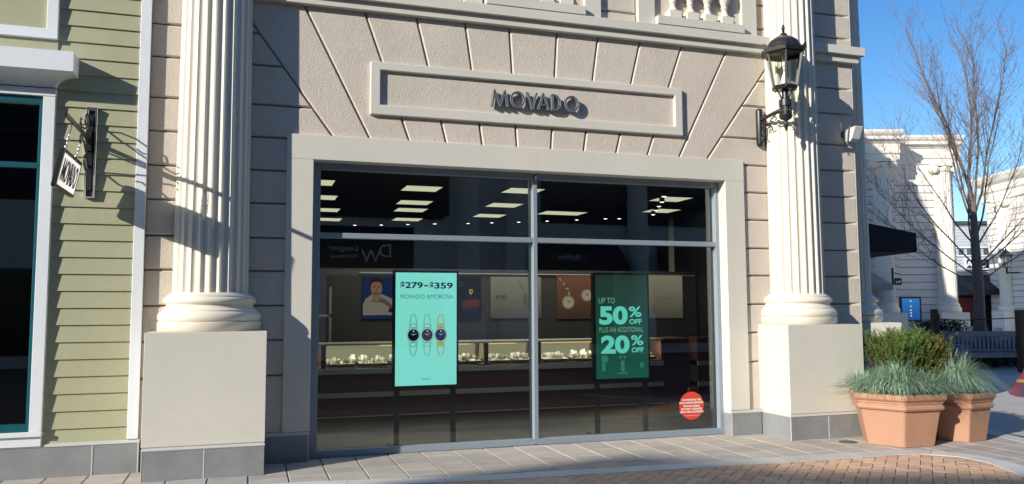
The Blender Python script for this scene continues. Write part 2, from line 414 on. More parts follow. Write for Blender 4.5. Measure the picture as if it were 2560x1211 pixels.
# niche strips, balustrade plinths and balusters of the upper storey
for x0, x1 in ((2.35, 2.57), (3.885, 4.10), (4.613, 4.845), (6.129, 6.352)):
    st = MB(); st.bbox(x0, x1, 8.968, Y0+.03, 5.173, 6.9, .003, TRIM); st.build('pilaster_strip', TRIM, shop)
for x0, x1 in ((2.60, 3.863), (4.85, 6.115)):
    q = MB(); q.bbox(x0, x1, 8.893, Y0, 5.177, 5.288, .003, TRIM); bp_ = q.build('balustrade_plinth', TRIM, shop)
    cxs = [2.86+k*.2535 for k in range(4)] if x0 < 3 else [5.108+k*.2535 for k in range(4)]
    for cx in cxs:
        q = MB(); cy = 8.985; KM = Matrix.Translation((0, 0, .0205))
        q.bbox(cx-.086, cx+.086, cy-.083, cy+.083, 5.2885, 5.378, .003, COLM)
        prof = [(.075, 5.358), (.078, 5.372), (.052, 5.395), (.036, 5.44), (.034, 5.47), (.043, 5.476), (.046, 5.488), (.043, 5.50), (.036, 5.505), (.045, 5.53), (.078, 5.58), (.096, 5.65), (.094, 5.72), (.075, 5.80), (.052, 5.88), (.042, 5.94), (.046, 5.96), (.06, 5.99), (.062, 6.02)]
        q.lathe(prof, 24, cx, cy, COLM, KM); q.bbox(cx-.086, cx+.086, cy-.083, cy+.083, 6.0405, 6.10, .003, COLM)
        q.build('baluster', COLM, shop)
    q = MB(); q.bbox(x0, x1, 8.893, Y0, 6.1005, 6.2, .003, TRIM); q.build('handrail', TRIM, shop)

# half columns on square pedestals
def column(parent, cx, cy, rot=0.0, name='column', px0=-.555, px1=.555, ztop=8.6, pfront=None):
    M = Matrix.Translation((cx, cy, 0)) @ Matrix.Rotation(rot, 4, 'Z')
    pf = -(cy-YQ) if pfront is None else pfront
    q = MB(); q.bbox(px0, px1, pf, .14, ZP+.0, 1.391, .003, TRIM, M)
    ped = q.build('pedestal', TRIM, parent)
    q = MB(); q.box(px0+.004, px1-.004, pf+.006, .14, -.02, ZP-.036, GRAN, M)
    e = .006
    for a0, a1, b0, b1 in ((px0-.001, px1+.001, pf-.001, .14),):
        q.add([M @ Vector(v) for v in [(a0+.004, b0+.004, ZP-.04), (a1-.004, b0+.004, ZP-.04), (a1-.004, b1, ZP-.04), (a0+.004, b1, ZP-.04), (a0-.003, b0-.003, ZP-.03), (a1+.003, b0-.003, ZP-.03), (a1+.003, b1, ZP-.03), (a0-.003, b1, ZP-.03), (a0+.012, b0+.012, ZP-.001), (a1-.012, b0+.012, ZP-.001), (a1-.012, b1, ZP-.001), (a0+.012, b1, ZP-.001)]],
              [(0, 1, 5, 4), (1, 2, 6, 5), (3, 0, 4, 7), (4, 5, 9, 8), (5, 6, 10, 9), (7, 4, 8, 11), (8, 9, 10, 11), (0, 3, 2, 1)], BAND2)
    q.box(-.005+.0, .005, pf+.0035, pf+.01, 0, ZP-.04, GRTR, M)
    q.box(px0+.0015, px0+.01, pf+.0035, pf+.012, 0, ZP-.04, GRTR, M)
    q.build('pedestal_plinth', GRAN, ped)
    # base mouldings
    prof = [(.505, 1.3915), (.505, 1.483), (.500, 1.486), (.478, 1.487), (.490, 1.493), (.501, 1.508), (.505, 1.532), (.501, 1.557), (.487, 1.578), (.468, 1.588), (.468, 1.604), (.460, 1.606), (.446, 1.614), (.430, 1.632), (.424, 1.650), (.424, 1.662),
            (.436, 1.664), (.438, 1.667), (.450, 1.676), (.4555, 1.692), (.452, 1.712), (.438, 1.728), (.424, 1.733), (.424, 1.748), (.412, 1.750), (.398, 1.760), (.386, 1.775), (.380, 1.779)]
    q = MB(); q.lathe(prof, 72, 0, 0, COLM, M, smooth=True)
    base = q.build('column_base', COLM, parent)
    # fluted shaft
    nf, k = 24, 12; zs = [1.779, 3.0, 4.9, ztop]
    vs = []; fs = []; n = nf*k
    for z in zs:
        r0 = .372-(z-1.779)*.0062
        for i in range(n):
            ph = (i % k)/k; t = 2*math.pi*(i/n); u = (ph-.5)/.36
            dr = .028*math.sqrt(max(0, 1-u*u)) if abs(u) < 1 else 0
            vs.append(M @ Vector(((r0-dr)*math.cos(t), (r0-dr)*math.sin(t), z)))
    for j in range(len(zs)-1):
        for i in range(n): fs.append((j*n+i, j*n+(i+1) % n, (j+1)*n+(i+1) % n, (j+1)*n+i))
    fs.append(list(range((len(zs)-1)*n, len(zs)*n)))
    q = MB(); q.add(vs, fs, COLM); q.build('column_shaft', COLM, parent)
column(shop, -.358, 9.0); column(shop, 6.838, 9.0)

# display window frame
wf = MB(); yw0, yw1 = YW, YW+.10; WL0, WL1, WR0, WR1 = IN_L, .752, 5.768, IN_R; GY = 9.235
WBT, WRB, WRT, WTT = .075, 2.395, 2.455, 3.165
wf.bbox(WL0-.01, WL1, yw0, yw1, .004, ZTI, .003, METL); wf.bbox(WR0, WR1+.01, yw0, yw1, .004, ZTI, .003, METL)
wf.bbox(3.256, 3.309, yw0-.001, yw1, .012, WTT+.002, .003, METL)
wf.bbox(WL1, 3.256, yw0+.001, yw1, .004, WBT, .003, METL); wf.bbox(3.309, WR0, yw0+.001, yw1, .004, WBT, .003, METL)
wf.bbox(WL1, 3.256, yw0+.001, yw1, WRB, WRT, .003, METL); wf.bbox(3.309, WR0, yw0+.001, yw1, WRB, WRT, .003, METL)
wf.bbox(WL1, 3.256, yw0+.001, yw1, WTT, ZTI, .003, METL); wf.bbox(3.309, WR0, yw0+.001, yw1, WTT, ZTI, .003, METL)
# inner glazing beads
for x0, x1 in ((WL1, 3.256), (3.309, WR0)):
    for z0, z1 in ((WBT, WRB), (WRT, WTT)):
        for bx in ((x0, x0+.012), (x1-.012, x1)): wf.box(bx[0], bx[1], yw1, yw1+.05, z0, z1, METL)
winf = wf.build('window_frame', METL, shop)
for x0, x1 in ((WL1, 3.256), (3.309, WR0)):
    for z0, z1 in ((WBT, WRB), (WRT, WTT)):
        q = MB(); q.add([(x0, GY, z0), (x1, GY, z0), (x1, GY, z1), (x0, GY, z1)], [(0, 1, 2, 3)], GLAS); q.build('window_pane', GLAS, winf, fix=False)

# interior shell
it = MB()
X1b = lambda y: 7.6+(y-9.3)*.575
FL = [(-.3, 9.26), (7.7, 9.26), (10.5, 21.5), (-.3, 21.5)]
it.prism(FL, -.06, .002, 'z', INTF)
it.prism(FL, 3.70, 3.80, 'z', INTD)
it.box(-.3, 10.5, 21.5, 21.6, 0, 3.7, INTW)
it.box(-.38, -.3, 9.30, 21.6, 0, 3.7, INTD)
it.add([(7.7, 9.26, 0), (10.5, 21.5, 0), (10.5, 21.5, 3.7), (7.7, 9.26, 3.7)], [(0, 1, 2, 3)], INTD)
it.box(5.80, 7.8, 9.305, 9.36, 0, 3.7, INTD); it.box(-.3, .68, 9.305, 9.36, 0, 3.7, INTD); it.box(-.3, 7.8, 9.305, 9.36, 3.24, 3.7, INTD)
# rear partition carrying the posters and its rail
it.box(1.2, 8.95, 15.02, 15.12, 0, 2.36, INTW)
it.box(1.95, 8.9, 14.98, 15.0, 2.27, 2.285, SILV)
it.build('interior', INTW, shop)
# roof over the building
rf = MB(); rf.prism([(WX0, 9.31), (WX1, 9.31), (10.9, 22.9), (WX0, 22.9)], 9.30, 9.5, 'z', STGR)
rf.box(WX0, 10.9, 22.7, 22.9, 0, 9.3, STGR); rf.box(WX0-.02, WX0+.15, 9.31, 22.9, 0, 9.3, STGR)
rf.build('roof', STGR, shop)

# ------------------------------------------------------------------ shop name letters
def stroke_M(h):  # returns loops, width
    w_ = .205; s = .021
    return [[(0, 0), (s, 0), (.046, h*.70), (.099, 0), (.106, 0), (.159, h*.70), (w_-s, 0), (w_, 0), (.176, h), (.158, h), (.1025, h*.23), (.047, h), (.029, h)]], w_
def stroke_O(h):
    r = h/2*.94; return [ngon(r, h/2, r, 40, h/2*1.01), ngon(r, h/2, r-.021, 40, h/2-.021)], 2*r
def stroke_V(h):
    w_ = .140; s = .023; return [[(0, h), (s, h), (w_/2, h*.22), (w_-s, h), (w_, h), (w_/2+.006, -.005), (w_/2-.006, -.005)]], w_
def stroke_A(h):
    w_ = .158; s = .023; m_ = w_/2
    def xl(z): return s+(m_-s)*(z/(h*.80))
    z1, z2 = h*.26, h*.36
    return [[(0, 0), (s, 0), (xl(z1)-.0, z1), (w_-xl(z1), z1), (w_-s, 0), (w_, 0), (m_+.006, h*1.03), (m_-.006, h*1.03)], [(xl(z2), z2), (w_-xl(z2), z2), (m_, h*.80)]], w_
def stroke_D(h):
    w_ = .122; s = .021
    out = [(0, 0), (w_*.35, 0)]+[(w_*.35+w_*.65*math.sin(t), h/2-h/2*math.cos(t)) for t in [math.pi*i/18 for i in range(1, 18)]]+[(w_*.35, h), (0, h)]
    inn = [(s, s), (w_*.35, s)]+[(w_*.35+(w_*.65-s)*math.sin(t), h/2-(h/2-s)*math.cos(t)) for t in [math.pi*i/18 for i in range(1, 18)]]+[(w_*.35, h-s), (s, h-s)]
    return [out, inn], w_
GLY = dict(M=stroke_M, O=stroke_O, V=stroke_V, A=stroke_A, D=stroke_D)
sign = empty('shop_sign', (3.23, Y0, 3.97), 'dark metal MOVADO letters standing off the wall inside the long cream frame', 'sign')
hL = .196
for chh, x0 in zip('MOVADO', (2.678, 2.908, 3.113, 3.245, 3.424, 3.598)):
    loops, ww = GLY[chh](hL)
    vs, fs = curve_poly(loops, .021, .003)
    q = MB(); q.add([(x0+v[0], Y0-.052-v[2], 3.974+v[1]) for v in vs], fs, LETR)
    lo = q.build('letter', LETR, sign)
    # lighter raised rim along the face
    vs, fs = curve_poly([l for l in loops], .0005, 0)
    rim = MB()
    for lp in loops:
        n = len(lp)
        pts = [(x0+p[0], Y0-.0785, 3.974+p[1]) for p in lp]; pts.append(pts[0]); rim.tube(pts, .0022, 4, LEDG, smooth=False)
    rim.build('letter_rim', LEDG, lo)

# ------------------------------------------------------------------ ground
g = MB(); g.box(-60, 90, -40, 140, -.25, -.016, SAND2); struct(g.build('ground', SAND2))
BANDL = [(-9, 8.05), (-4, 8.0), (.5, 7.83), (2.14, 7.575), (4.0, 7.47), (5.62, 7.42), (6.75, 7.40), (7.15, 7.31), (7.42, 6.98), (7.42, 6.55), (7.24, 6.12), (7.0, 5.6), (6.6, 5.0), (6.0, 4.3)]
def side_of(pt):   # >0 on the pavement side (away from the road), with the nearest segment
    best = None
    for i in range(len(BANDL)-1):
        p0, p1 = Vector(BANDL[i]), Vector(BANDL[i+1]); d = p1-p0; t = max(0, min(1, (Vector(pt)-p0).dot(d)/d.dot(d)))
        q = p0+d*t; e = (Vector(pt)-q).length; s = d.x*(pt[1]-p0.y)-d.y*(pt[0]-p0.x)
        if best is None or e < best[0]-1e-6: best = (e, s, p0, p1)
    return best
def clip_side(poly, keep):  # keep=+1 pavement, -1 road
    cx = sum(p[0] for p in poly)/len(poly); cy = sum(p[1] for p in poly)/len(poly)
    e, s, p0, p1 = side_of((cx, cy))
    if e > .6: return poly if s*keep > 0 else []
    d = p1-p0  # s = d.x*(y-p0y) - d.y*(x-p0x) ; keep s*keep>=0
    return clip(poly, keep*d.y, -keep*d.x, keep*(d.y*p0.x-d.x*p0.y))
# concrete pavers, laid in columns square to the shop front
pv = MB(); tint = []
x = -4.0
rr = random.Random(3)
def tile(mb, poly, z, th, gap, ch, tn):
    if len(poly) < 3: return
    p1 = inset(poly, gap); p2 = inset(poly, gap+ch); n = len(p1)
    ar = abs(sum(p1[i][0]*p1[(i+1) % n][1]-p1[(i+1) % n][0]*p1[i][1] for i in range(n)))/2
    if ar < .0006: return
    dz = [rr.uniform(-.0012, .0012) for _ in range(2)]
    vs = [(p[0], p[1], z-th) for p in p1]+[(p[0], p[1], z-ch*.6) for p in p1]+[(p[0], p[1], z+dz[0]*(1 if p[0] > p2[0][0] else -1)) for p in p2]
    fs = [(i, (i+1) % n, n+(i+1) % n, n+i) for i in range(n)]+[(n+i, n+(i+1) % n, 2*n+(i+1) % n, 2*n+i) for i in range(n)]+[list(range(2*n, 3*n))]
    mb.add(vs, fs); tint.extend([tn]*len(fs))
while x < 12.2:
    wc = .368; y = 5.0+rr.uniform(0, .3)
    while y < (9.26 if x < 7.7 else 9.26+(x-7.7)*1.7+.5):
        ln = rr.choice([.24, .30, .37, .37, .45, .52]); v = rr.uniform(.87, 1.08); wv = rr.uniform(-.02, .025)
        far2 = (y > 8.36+ (9.16-x)*1.0+.0) if x > 8.2 else False
        poly = clip_side(rect(x, x+wc, y, y+ln), 1)
        # second pale band bounds the pavers on the right
        if poly: poly = clip(poly, .79, -.2+.0, .79*9.16-.2*8.36) if x > 7.6 else poly
        if poly: tile(pv, poly, 0, .014, .006, .006, (v*(1+wv), v, v*(1-wv)))
        y += ln
    x += wc
struct(pv.build('sidewalk_pavers', PAVE, tint=tint, fix=True))
# pale granite band between pavers and bricks
tint = []
bd = MB(); acc = 0
def band_strip(L, hw, seg):
    pts = []
    for i in range(len(L)-1):
        p0, p1 = Vector(L[i]), Vector(L[i+1]); m = max(1, int((p1-p0).length/.03))
        for k in range(m): pts.append(p0.lerp(p1, k/m))
    pts.append(Vector(L[-1]))
    # smooth
    for _ in range(6): pts = [pts[0]]+[(pts[i-1]+pts[i]*2+pts[i+1])/4 for i in range(1, len(pts)-1)]+[pts[-1]]
    k = 0
    while k < len(pts)-1:
        e = min(len(pts)-1, k+int(seg/.03)); side = []; oth = []
        for j in range(k, e+1):
            d = (pts[min(j+1, len(pts)-1)]-pts[max(j-1, 0)]).normalized(); nrm = Vector((-d.y, d.x))
            q = pts[j]+d*(.003 if j == k else (-.003 if j == e else 0)); side.append(q+nrm*hw); oth.append(q-nrm*hw)
        v = rr.uniform(.9, 1.06)
        for j in range(len(side)-1):
            vs = [(*side[j], .004), (*side[j+1], .004), (*oth[j+1], .004), (*oth[j], .004), (*side[j], -.01), (*side[j+1], -.01), (*oth[j+1], -.01), (*oth[j], -.01)]
            fs = [(0, 1, 2, 3), (0, 4, 5, 1), (3, 2, 6, 7)]
            if j == 0: fs.append((0, 3, 7, 4))
            if j == len(side)-2: fs.append((1, 5, 6, 2))
            bd.add(vs, fs); tint.extend([(v, v, v)]*len(fs))
        k = e
band_strip(BANDL, .125, .9)
struct(bd.build('granite_kerb_band', BAND, tint=tint))
tint = []; bd = MB()
band_strip([(9.9, 11.5), (9.25, 8.6), (9.02, 7.9), (8.75, 7.0), (8.4, 6.0), (8.0, 5.0)], .11, .9)
struct(bd.build('granite_border_band', BAND, tint=tint))
# brick road in herringbone at 45 degrees
tint = []; bk = MB(); W_ = .108
ca, sa = math.cos(R(45)), math.sin(R(45))
def bpt(i, j): return (4.2+(i*ca-j*sa)*W_, 6.2+(i*sa+j*ca)*W_)
for j in range(-64, 64):
    for i in range(-40, 40):
        for (a0, b0, a1, b1) in ((j+4*i, j, j+4*i+2, j+1), (j+4*i+2, j-1, j+4*i+3, j+1)):
            poly = [bpt(a0, b0), bpt(a1, b0), bpt(a1, b1), bpt(a0, b1)]
            cx = sum(p[0] for p in poly)/4; cy = sum(p[1] for p in poly)/4
            if not (.3 < cx < 7.6 and 5.0 < cy < 7.9): continue
            e, s, _, _ = side_of((cx, cy))
            if e < .45: poly = clip_side(poly, -1)
            elif s > 0: continue
            if not poly: continue
            v = rr.uniform(.84, 1.10); wv = rr.uniform(-.04, .04)
            tile(bk, poly, 0, .008, .003, .0035, (v, v*(1+wv), v*(1+wv*1.6)))
struct(bk.build('brick_road', BRIK, tint=tint))
g = MB(); g.add([(-40, -20, -.0145), (7.3, -20, -.0145), (7.3, 5.3, -.0145), (-40, 5.3, -.0145)], [(0, 1, 2, 3)], BRIK2 if 'BRIK2' in globals() else mat('clay_brick_far', (.40, .235, .155), .9, var=.1, vscale=5))
struct(g.build('brick_road_far', MATS['clay_brick_far']))
g = MB(); g.add([(9.05, 4, -.002), (60, -30, -.002), (90, 90, -.002), (9.4, 90, -.002), (9.9, 11.5, -.002), (9.25, 8.6, -.002)], [(0, 1, 2, 3, 4, 5)], ASPH)
struct(g.build('plaza_paving', ASPH))
g = MB(); g.lathe([(.105, -.002), (.105, .005), (.09, .006), (.086, .0045), (.0, .0045)], 28, 6.86, 8.13, mat('drain_iron', (.16, .16, .155), .6, metal=.6, bump=.002, bscale=60), caps=False)
tag(g.build('drain_cover'), 'round grey metal cover set in the pavers in front of the right column pedestal', 'drain cover')

# ------------------------------------------------------------------ clapboard building on the left
clap = empty('clapboard_building', (-3, 8.97, 0), 'green clapboard building with white trim and a teal framed window', 'building')
q = MB(); YS = 8.985
zl = .457-.1675
XS0, XS1 = -1.848, -1.09
z = zl
while z < 9:
    z1 = z+.1675
    x0 = XS0-.01 if z > .2 else XS0
    q.add([(x0, YS-.019, z), (XS1, YS-.019, z), (XS1, YS+.000, z1+.012), (x0, YS+.000, z1+.012), (x0, YS+.004, z), (XS1, YS+.004, z)], [(0, 1, 2, 3), (0, 4, 5, 1)])
    if z > 3.5:
        xa = -6.5; xb = XS0-.0102
        if not (4.2 < z < 4.9 or z > 4.2): q.add([(xa, YS-.019, z), (xb, YS-.019, z), (xb, YS, z1+.012), (xa, YS, z1+.012), (xa, YS+.004, z), (xb, YS+.004, z)], [(0, 1, 2, 3), (0, 4, 5, 1)])
    z = z1
q.box(-9, -1.0, YS+.006, 9.3, 3.78, 9.2, SIDG); q.box(-1.86, -1.0, YS+.006, 9.3, -.02, 3.78, SIDG)
q.box(-9, -4.2, YS+.006, 9.3, -.02, 3.78, SIDG)
q.build('siding', SIDG, clap)
q = MB(); q.bbox(-1.102, -1.000, 8.955, 9.05, .33, 9.2, .004, WHTR); q.build('corner_trim', WHTR, clap)
q = MB(); q.box(-9, -.985, 8.956, 9.3, -.02, ZP-.02, GRAN)
q.prism([(8.975, ZP+.01), (8.952, ZP), (8.948, ZP-.022), (9.0, ZP-.022), (9.0, ZP+.01)], -9, -.985, 'x', BAND2)
for j in (-1.405, -.995, -2.4): q.box(j-.005, j+.005, 8.952, 8.96, 0, ZP-.022, GRTR)
q.build('plinth', GRAN, clap)
q = MB()
q.bbox(-1.955, -1.848, 8.925, 9.03, .445, 3.72, .003, WHTR)      # right casing
q.bbox(-4.3, -1.845, 8.920, 9.03, 3.7205, 3.80, .003, WHTR)       # head casing
q.bbox(-4.3, -1.842, 8.905, 9.03, .40, .444, .004, WHTR)         # sill
q.bbox(-4.3, -1.850, 8.935, 9.03, .305, .3995, .003, WHTR)       # apron
q.build('window_casing', WHTR, clap)
q = MB()
q.bbox(-1.99, -1.9555, 8.955, 9.04, .447, 3.719, .003, TEAL); q.bbox(-4.2, -1.99, 8.955, 9.04, 3.64, 3.719, .003, TEAL)
q.bbox(-4.2, -1.99, 8.956, 9.04, 3.0, 3.055, .003, TEAL); q.bbox(-4.2, -1.99, 8.956, 9.04, .447, .52, .003, TEAL); q.bbox(-4.25, -4.2, 8.956, 9.04, .447, 3.719, .003, TEAL)
wfr = q.build('window_frame', TEAL, clap)
for z0, z1 in ((.52, 3.0), (3.055, 3.64)):
    q = MB(); q.add([(-4.2, 9.0, z0), (-1.99, 9.0, z0), (-1.99, 9.0, z1), (-4.2, 9.0, z1)], [(0, 1, 2, 3)], GLAD); q.build('window_pane', GLAD, wfr, fix=False)
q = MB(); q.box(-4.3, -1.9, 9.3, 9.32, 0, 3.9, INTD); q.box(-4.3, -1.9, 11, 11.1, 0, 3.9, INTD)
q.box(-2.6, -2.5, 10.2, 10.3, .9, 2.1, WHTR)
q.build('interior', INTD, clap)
# hood over the window with coved end
q = MB()
prof = [(8.99, 4.125), (8.72, 4.125), (8.72, 3.918), (8.75, 3.912)]+[(8.90-.15*math.cos(t)+.0, 3.912-.10*math.sin(t)) for t in [math.pi/2*k/8 for k in range(1, 9)]]+[(8.99, 3.812)]
# main run and the end return
q.prism([(8.99, 4.125), (8.70, 4.125), (8.70, 3.93), (8.99, 3.93)], -5.0, -1.66, 'x', WHTR)
cv = [(8.715+.19*math.sin(math.pi/2*k/8), 3.93-.125*(1-math.cos(math.pi/2*k/8))) for k in range(9)]
cvx = [(-1.675-.17*math.sin(math.pi/2*k/8), 0) for k in range(9)]
vs = []; fs = []
for k in range(9):
    yy, zz = cv[k]; xx = cvx[k][0]
    vs += [(-5.0, yy, zz), (xx, yy, zz), (xx, 8.99, zz)]
for k in range(8):
    a0 = 3*k; fs += [(a0, a0+1, a0+4, a0+3), (a0+1, a0+2, a0+5, a0+4)]
q.add(vs, fs, WHTR, False)
q.build('window_hood', WHTR, clap)
# white framed panel above
q = MB(); frame_ring(q, (-5.0, -1.852, 4.305, 5.6), (-4.9, -1.955, 4.405, 5.5), 8.925, 9.0, WHTR, .004); q.build('panel_frame', WHTR, clap)
q = MB(); q.box(-4.9, -1.955, 8.965, 8.99, 4.405, 5.5, SIDG); q.box(-5.0, -1.852, 8.962, 8.99, 4.13, 4.304, SIDG); q.build('panel', SIDG, clap)
q = MB(); q.box(-9, -1.0, 9.3, 20, 9.0, 9.2, STGR); q.box(-9, -8.9, 9.3, 20, 0, 9, STGR); q.build('roof', STGR, clap)

# ------------------------------------------------------------------ blade sign bracket and hanging board
STEEL = mat('polished_steel', (.80, .81, .82), .24, metal=1.0)
br = empty('sign_bracket', (-1.515, 8.97, 3.17), 'polished steel wall channel with black scrollwork arm reaching out from the green clapboards', 'sign bracket')
q = MB(); 
q.bbox(-1.566, -1.548, 8.93, 8.97, 2.722, 3.637, .002, STEEL); q.bbox(-1.487, -1.468, 8.93, 8.97, 2.722, 3.637, .002, STEEL)
q.box(-1.549, -1.486, 8.955, 8.97, 2.73, 3.63, DARKM); q.bbox(-1.566, -1.468, 8.928, 8.97, 3.605, 3.638, .002, STEEL); q.bbox(-1.566, -1.468, 8.928, 8.97, 2.721, 2.735, .002, STEEL)
q.build('wall_channel', STEEL, br)
XA = -1.53
q = MB()
q.box(XA-.010, XA+.010, 7.80, 8.955, 3.285, 3.325, DARKM)
q.box(XA-.012, XA+.030, 8.925, 8.955, 2.80, 3.56, DARKM)
q.box(XA-.03, XA+.02, 8.895, 8.925, 3.19, 3.40, DARKM)
q.build('arm', DARKM, br)
def spiral(y, z, r0, r1, t0, t1, n=26): return [(XA, y+(r0+(r1-r0)*k/n)*math.cos(t0+(t1-t0)*k/n), z+(r0+(r1-r0)*k/n)*math.sin(t0+(t1-t0)*k/n)) for k in range(n+1)]
q = MB()
def scroll(pts): q.tube(pts, .0085, 6, DARKM)
# upper and lower S scrolls in the plane of the arm
scroll([(XA, 8.93, 3.45), (XA, 8.84, 3.52), (XA, 8.75, 3.53), (XA, 8.68, 3.49), (XA, 8.67, 3.43), (XA, 8.71, 3.41), (XA, 8.75, 3.43)])
scroll([(XA, 8.93, 3.50), (XA, 8.80, 3.42), (XA, 8.66, 3.36), (XA, 8.50, 3.345), (XA, 8.44, 3.38), (XA, 8.46, 3.42), (XA, 8.50, 3.42)])
scroll([(XA, 8.93, 3.05), (XA, 8.84, 2.99), (XA, 8.75, 2.98), (XA, 8.68, 3.02), (XA, 8.67, 3.08), (XA, 8.71, 3.11), (XA, 8.75, 3.09)])
scroll([(XA, 8.93, 3.02), (XA, 8.80, 3.12), (XA, 8.66, 3.22), (XA, 8.50, 3.27), (XA, 8.44, 3.235), (XA, 8.46, 3.19), (XA, 8.50, 3.19)])
scroll([(XA, 8.93, 3.26), (XA, 8.72, 3.27), (XA, 8.5, 3.30)])
q.build('scrollwork', DARKM, br)
tilt = R(11)
HB = empty('hanging_sign', (XA, 8.375, 3.285), 'white MOVADO board with black frame hung on two chains under the steel bracket', 'sign')
HM = Matrix.Translation((XA, 8.375, 3.285)) @ Matrix.Rotation(tilt, 4, 'Y')
bz1, bz0 = -.245, -.60
def rrect(y0, y1, z0, z1, r):
    o = []
    for cy, cz, a0 in ((y1-r, z1-r, 0), (y0+r, z1-r, 90), (y0+r, z0+r, 180), (y1-r, z0+r, 270)):
        for k in range(5): t = R(a0+22.5*k); o.append((cy+r*math.cos(t), cz+r*math.sin(t)))
    return o
q = MB(); ro = rrect(-.405, .405, bz0, bz1, .03); ri = rrect(-.372, .372, bz0+.03, bz1-.03, .015); n = len(ro)
q.add([HM @ Vector((xx, p[0], p[1])) for xx, lp in ((-.018, ri), (-.018, ro), (.018, ro), (.018, ri)) for p in lp], [(k*n+i, k*n+(i+1) % n, ((k+1) % 4)*n+(i+1) % n, ((k+1) % 4)*n+i) for k in range(4) for i in range(n)], DARKM); q.build('board_frame', DARKM, HB)
ACR = mat('sign_white', (.90, .89, .89), .5)
_t = ACR.node_tree; _tl = _t.nodes.new('ShaderNodeBsdfTranslucent'); _tl.inputs['Color'].default_value = (.9, .89, .89, 1); _mx = _t.nodes.new('ShaderNodeMixShader'); _mx.inputs[0].default_value = .45
_o = [n_ for n_ in _t.nodes if n_.type == 'OUTPUT_MATERIAL'][0]; _t.links.new(_t.nodes['Principled BSDF'].outputs[0], _mx.inputs[1]); _t.links.new(_tl.outputs[0], _mx.inputs[2]); _t.links.new(_mx.outputs[0], _o.inputs['Surface'])
q = MB(); q.add([HM @ Vector((.0185, p[0], p[1])) for p in ri], [list(range(n))], ACR)
wf_ = q.build('board_face', None, HB)
for sgn in (1,):
    q = MB(); yy = 0
    hs = .125
    tot = .205*hs/.196; 
    xs = [0, .228, .436, .562, .742, .915]; sc_ = .64/1.105
    for chh, x0 in zip('MOVADO', xs):
        loops, ww = GLY[chh](.196)
        vs, fs = curve_poly(loops, .0005, .0028)
        # letters run away from the viewer on the face that shows
        if sgn > 0: pts = [HM @ Vector((.0205+v[2], -.32+(x0+v[0])*sc_, (bz0+bz1)/2-.10+v[1]*1.02)) for v in vs]
        else: pts = [HM @ Vector((-.0205+v[2], .32-(x0+v[0])*sc_, (bz0+bz1)/2-.10+v[1]*1.02)) for v in vs]
        q.add(pts, fs, DARKM)
    q.build('lettering', DARKM, wf_)
for yy in (-.29, .19):
    q = MB(); q.tube([HM @ Vector((0, yy, -.0)), HM @ Vector((0, yy, -.10))], .004, 6, DARKM)
    for k in range(4):
        zc = -.115-k*.036; ax = k % 2
        pts = []
        for i in range(13):
            t = 2*math.pi*i/12; o_ = .010*math.cos(t); pts.append(HM @ Vector((o_ if ax else 0, yy+(0 if ax else o_), zc+.024*math.sin(t))))
        q.tube(pts, .0032, 6, STEEL)
    q.build('chain', STEEL, HB)

# ------------------------------------------------------------------ wall lantern
lx, ly = 6.372, 8.45
lan = empty('wall_lantern', (lx, 9.03, 3.95), 'black six sided wall lantern on a scrolled bracket in front of the right fluted column', 'wall lamp')
q = MB()
q.lathe([(.0, 3.705), (.02, 3.708), (.042, 3.73), (.047, 3.75), (.047, 4.18), (.044, 4.20), (.03, 4.215), (0, 4.218)], 20, lx, 9.0, DARKM, caps=False)
q.box(lx-.012, lx+.012, 8.945, 8.955, 3.79, 3.83, STEEL); q.lathe([(.008, 4.13), (.008, 4.15)], 8, lx+.02, 8.95, STEEL)
q.build('wall_plate', DARKM, lan)
q = MB(); q.tube([(lx, 8.97, 4.06), (lx, 8.9, 4.066), (lx, 8.5, 4.105)], .024, 12, DARKM)
def ysp(y, z, r0, r1, t0, t1, n=20): return [(lx, y+(r0+(r1-r0)*k/n)*math.cos(t0+(t1-t0)*k/n), z+(r0+(r1-r0)*k/n)*math.sin(t0+(t1-t0)*k/n)) for k in range(n+1)]
q.tube(ysp(8.88, 3.985, .062, .012, R(-40), R(-40+560)), .009, 6, DARKM)
q.tube([(lx, 8.93, 3.95), (lx, 8.945, 3.88), (lx, 8.92, 3.83), (lx, 8.89, 3.84)], .009, 6, DARKM)
q.tube([(lx, 8.83, 3.95), (lx, 8.78, 3.99), (lx, 8.74, 4.03), (lx, 8.68, 4.045), (lx, 8.64, 4.01), (lx, 8.66, 3.985)], .009, 6, DARKM)
q.tube([(lx, 8.72, 4.03), (lx, 8.64, 4.07), (lx, 8.57, 4.065), (lx, 8.53, 4.03), (lx, 8.56, 4.01)], .009, 6, DARKM)
q.build('arm', DARKM, lan)
q = MB()
q.lathe([(0, 3.80), (.012, 3.815), (.02, 3.85), (.028, 3.875), (.016, 3.90), (.013, 3.925), (.03, 3.94), (.06, 3.955), (.078, 3.98), (.082, 4.01), (.066, 4.015), (.066, 4.10), (.062, 4.115), (.078, 4.12), (.078, 4.20), (.062, 4.205), (.055, 4.21), (.042, 4.215), (.042, 4.33)], 24, lx, ly, DARKM, caps=False)
for k in range(10):
    t = 2*math.pi*k/10; q.tube([(lx+.066*math.cos(t), ly+.066*math.sin(t), 4.02), (lx+.066*math.cos(t), ly+.066*math.sin(t), 4.10)], .009, 6, DARKM)
q.build('stem', DARKM, lan)
for k in range(3):
    t = R(50)+2*math.pi*k/3; cx_, sy_ = math.cos(t), math.sin(t)
    q = MB(); q.tube([(lx+.05*cx_, ly+.05*sy_, 4.21), (lx+.07*cx_, ly+.07*sy_, 4.27), (lx+.11*cx_, ly+.11*sy_, 4.325), (lx+.13*cx_, ly+.13*sy_, 4.30), (lx+.125*cx_, ly+.125*sy_, 4.285)], .009, 6, DARKM); q.build('cradle_arm', DARKM, lan)
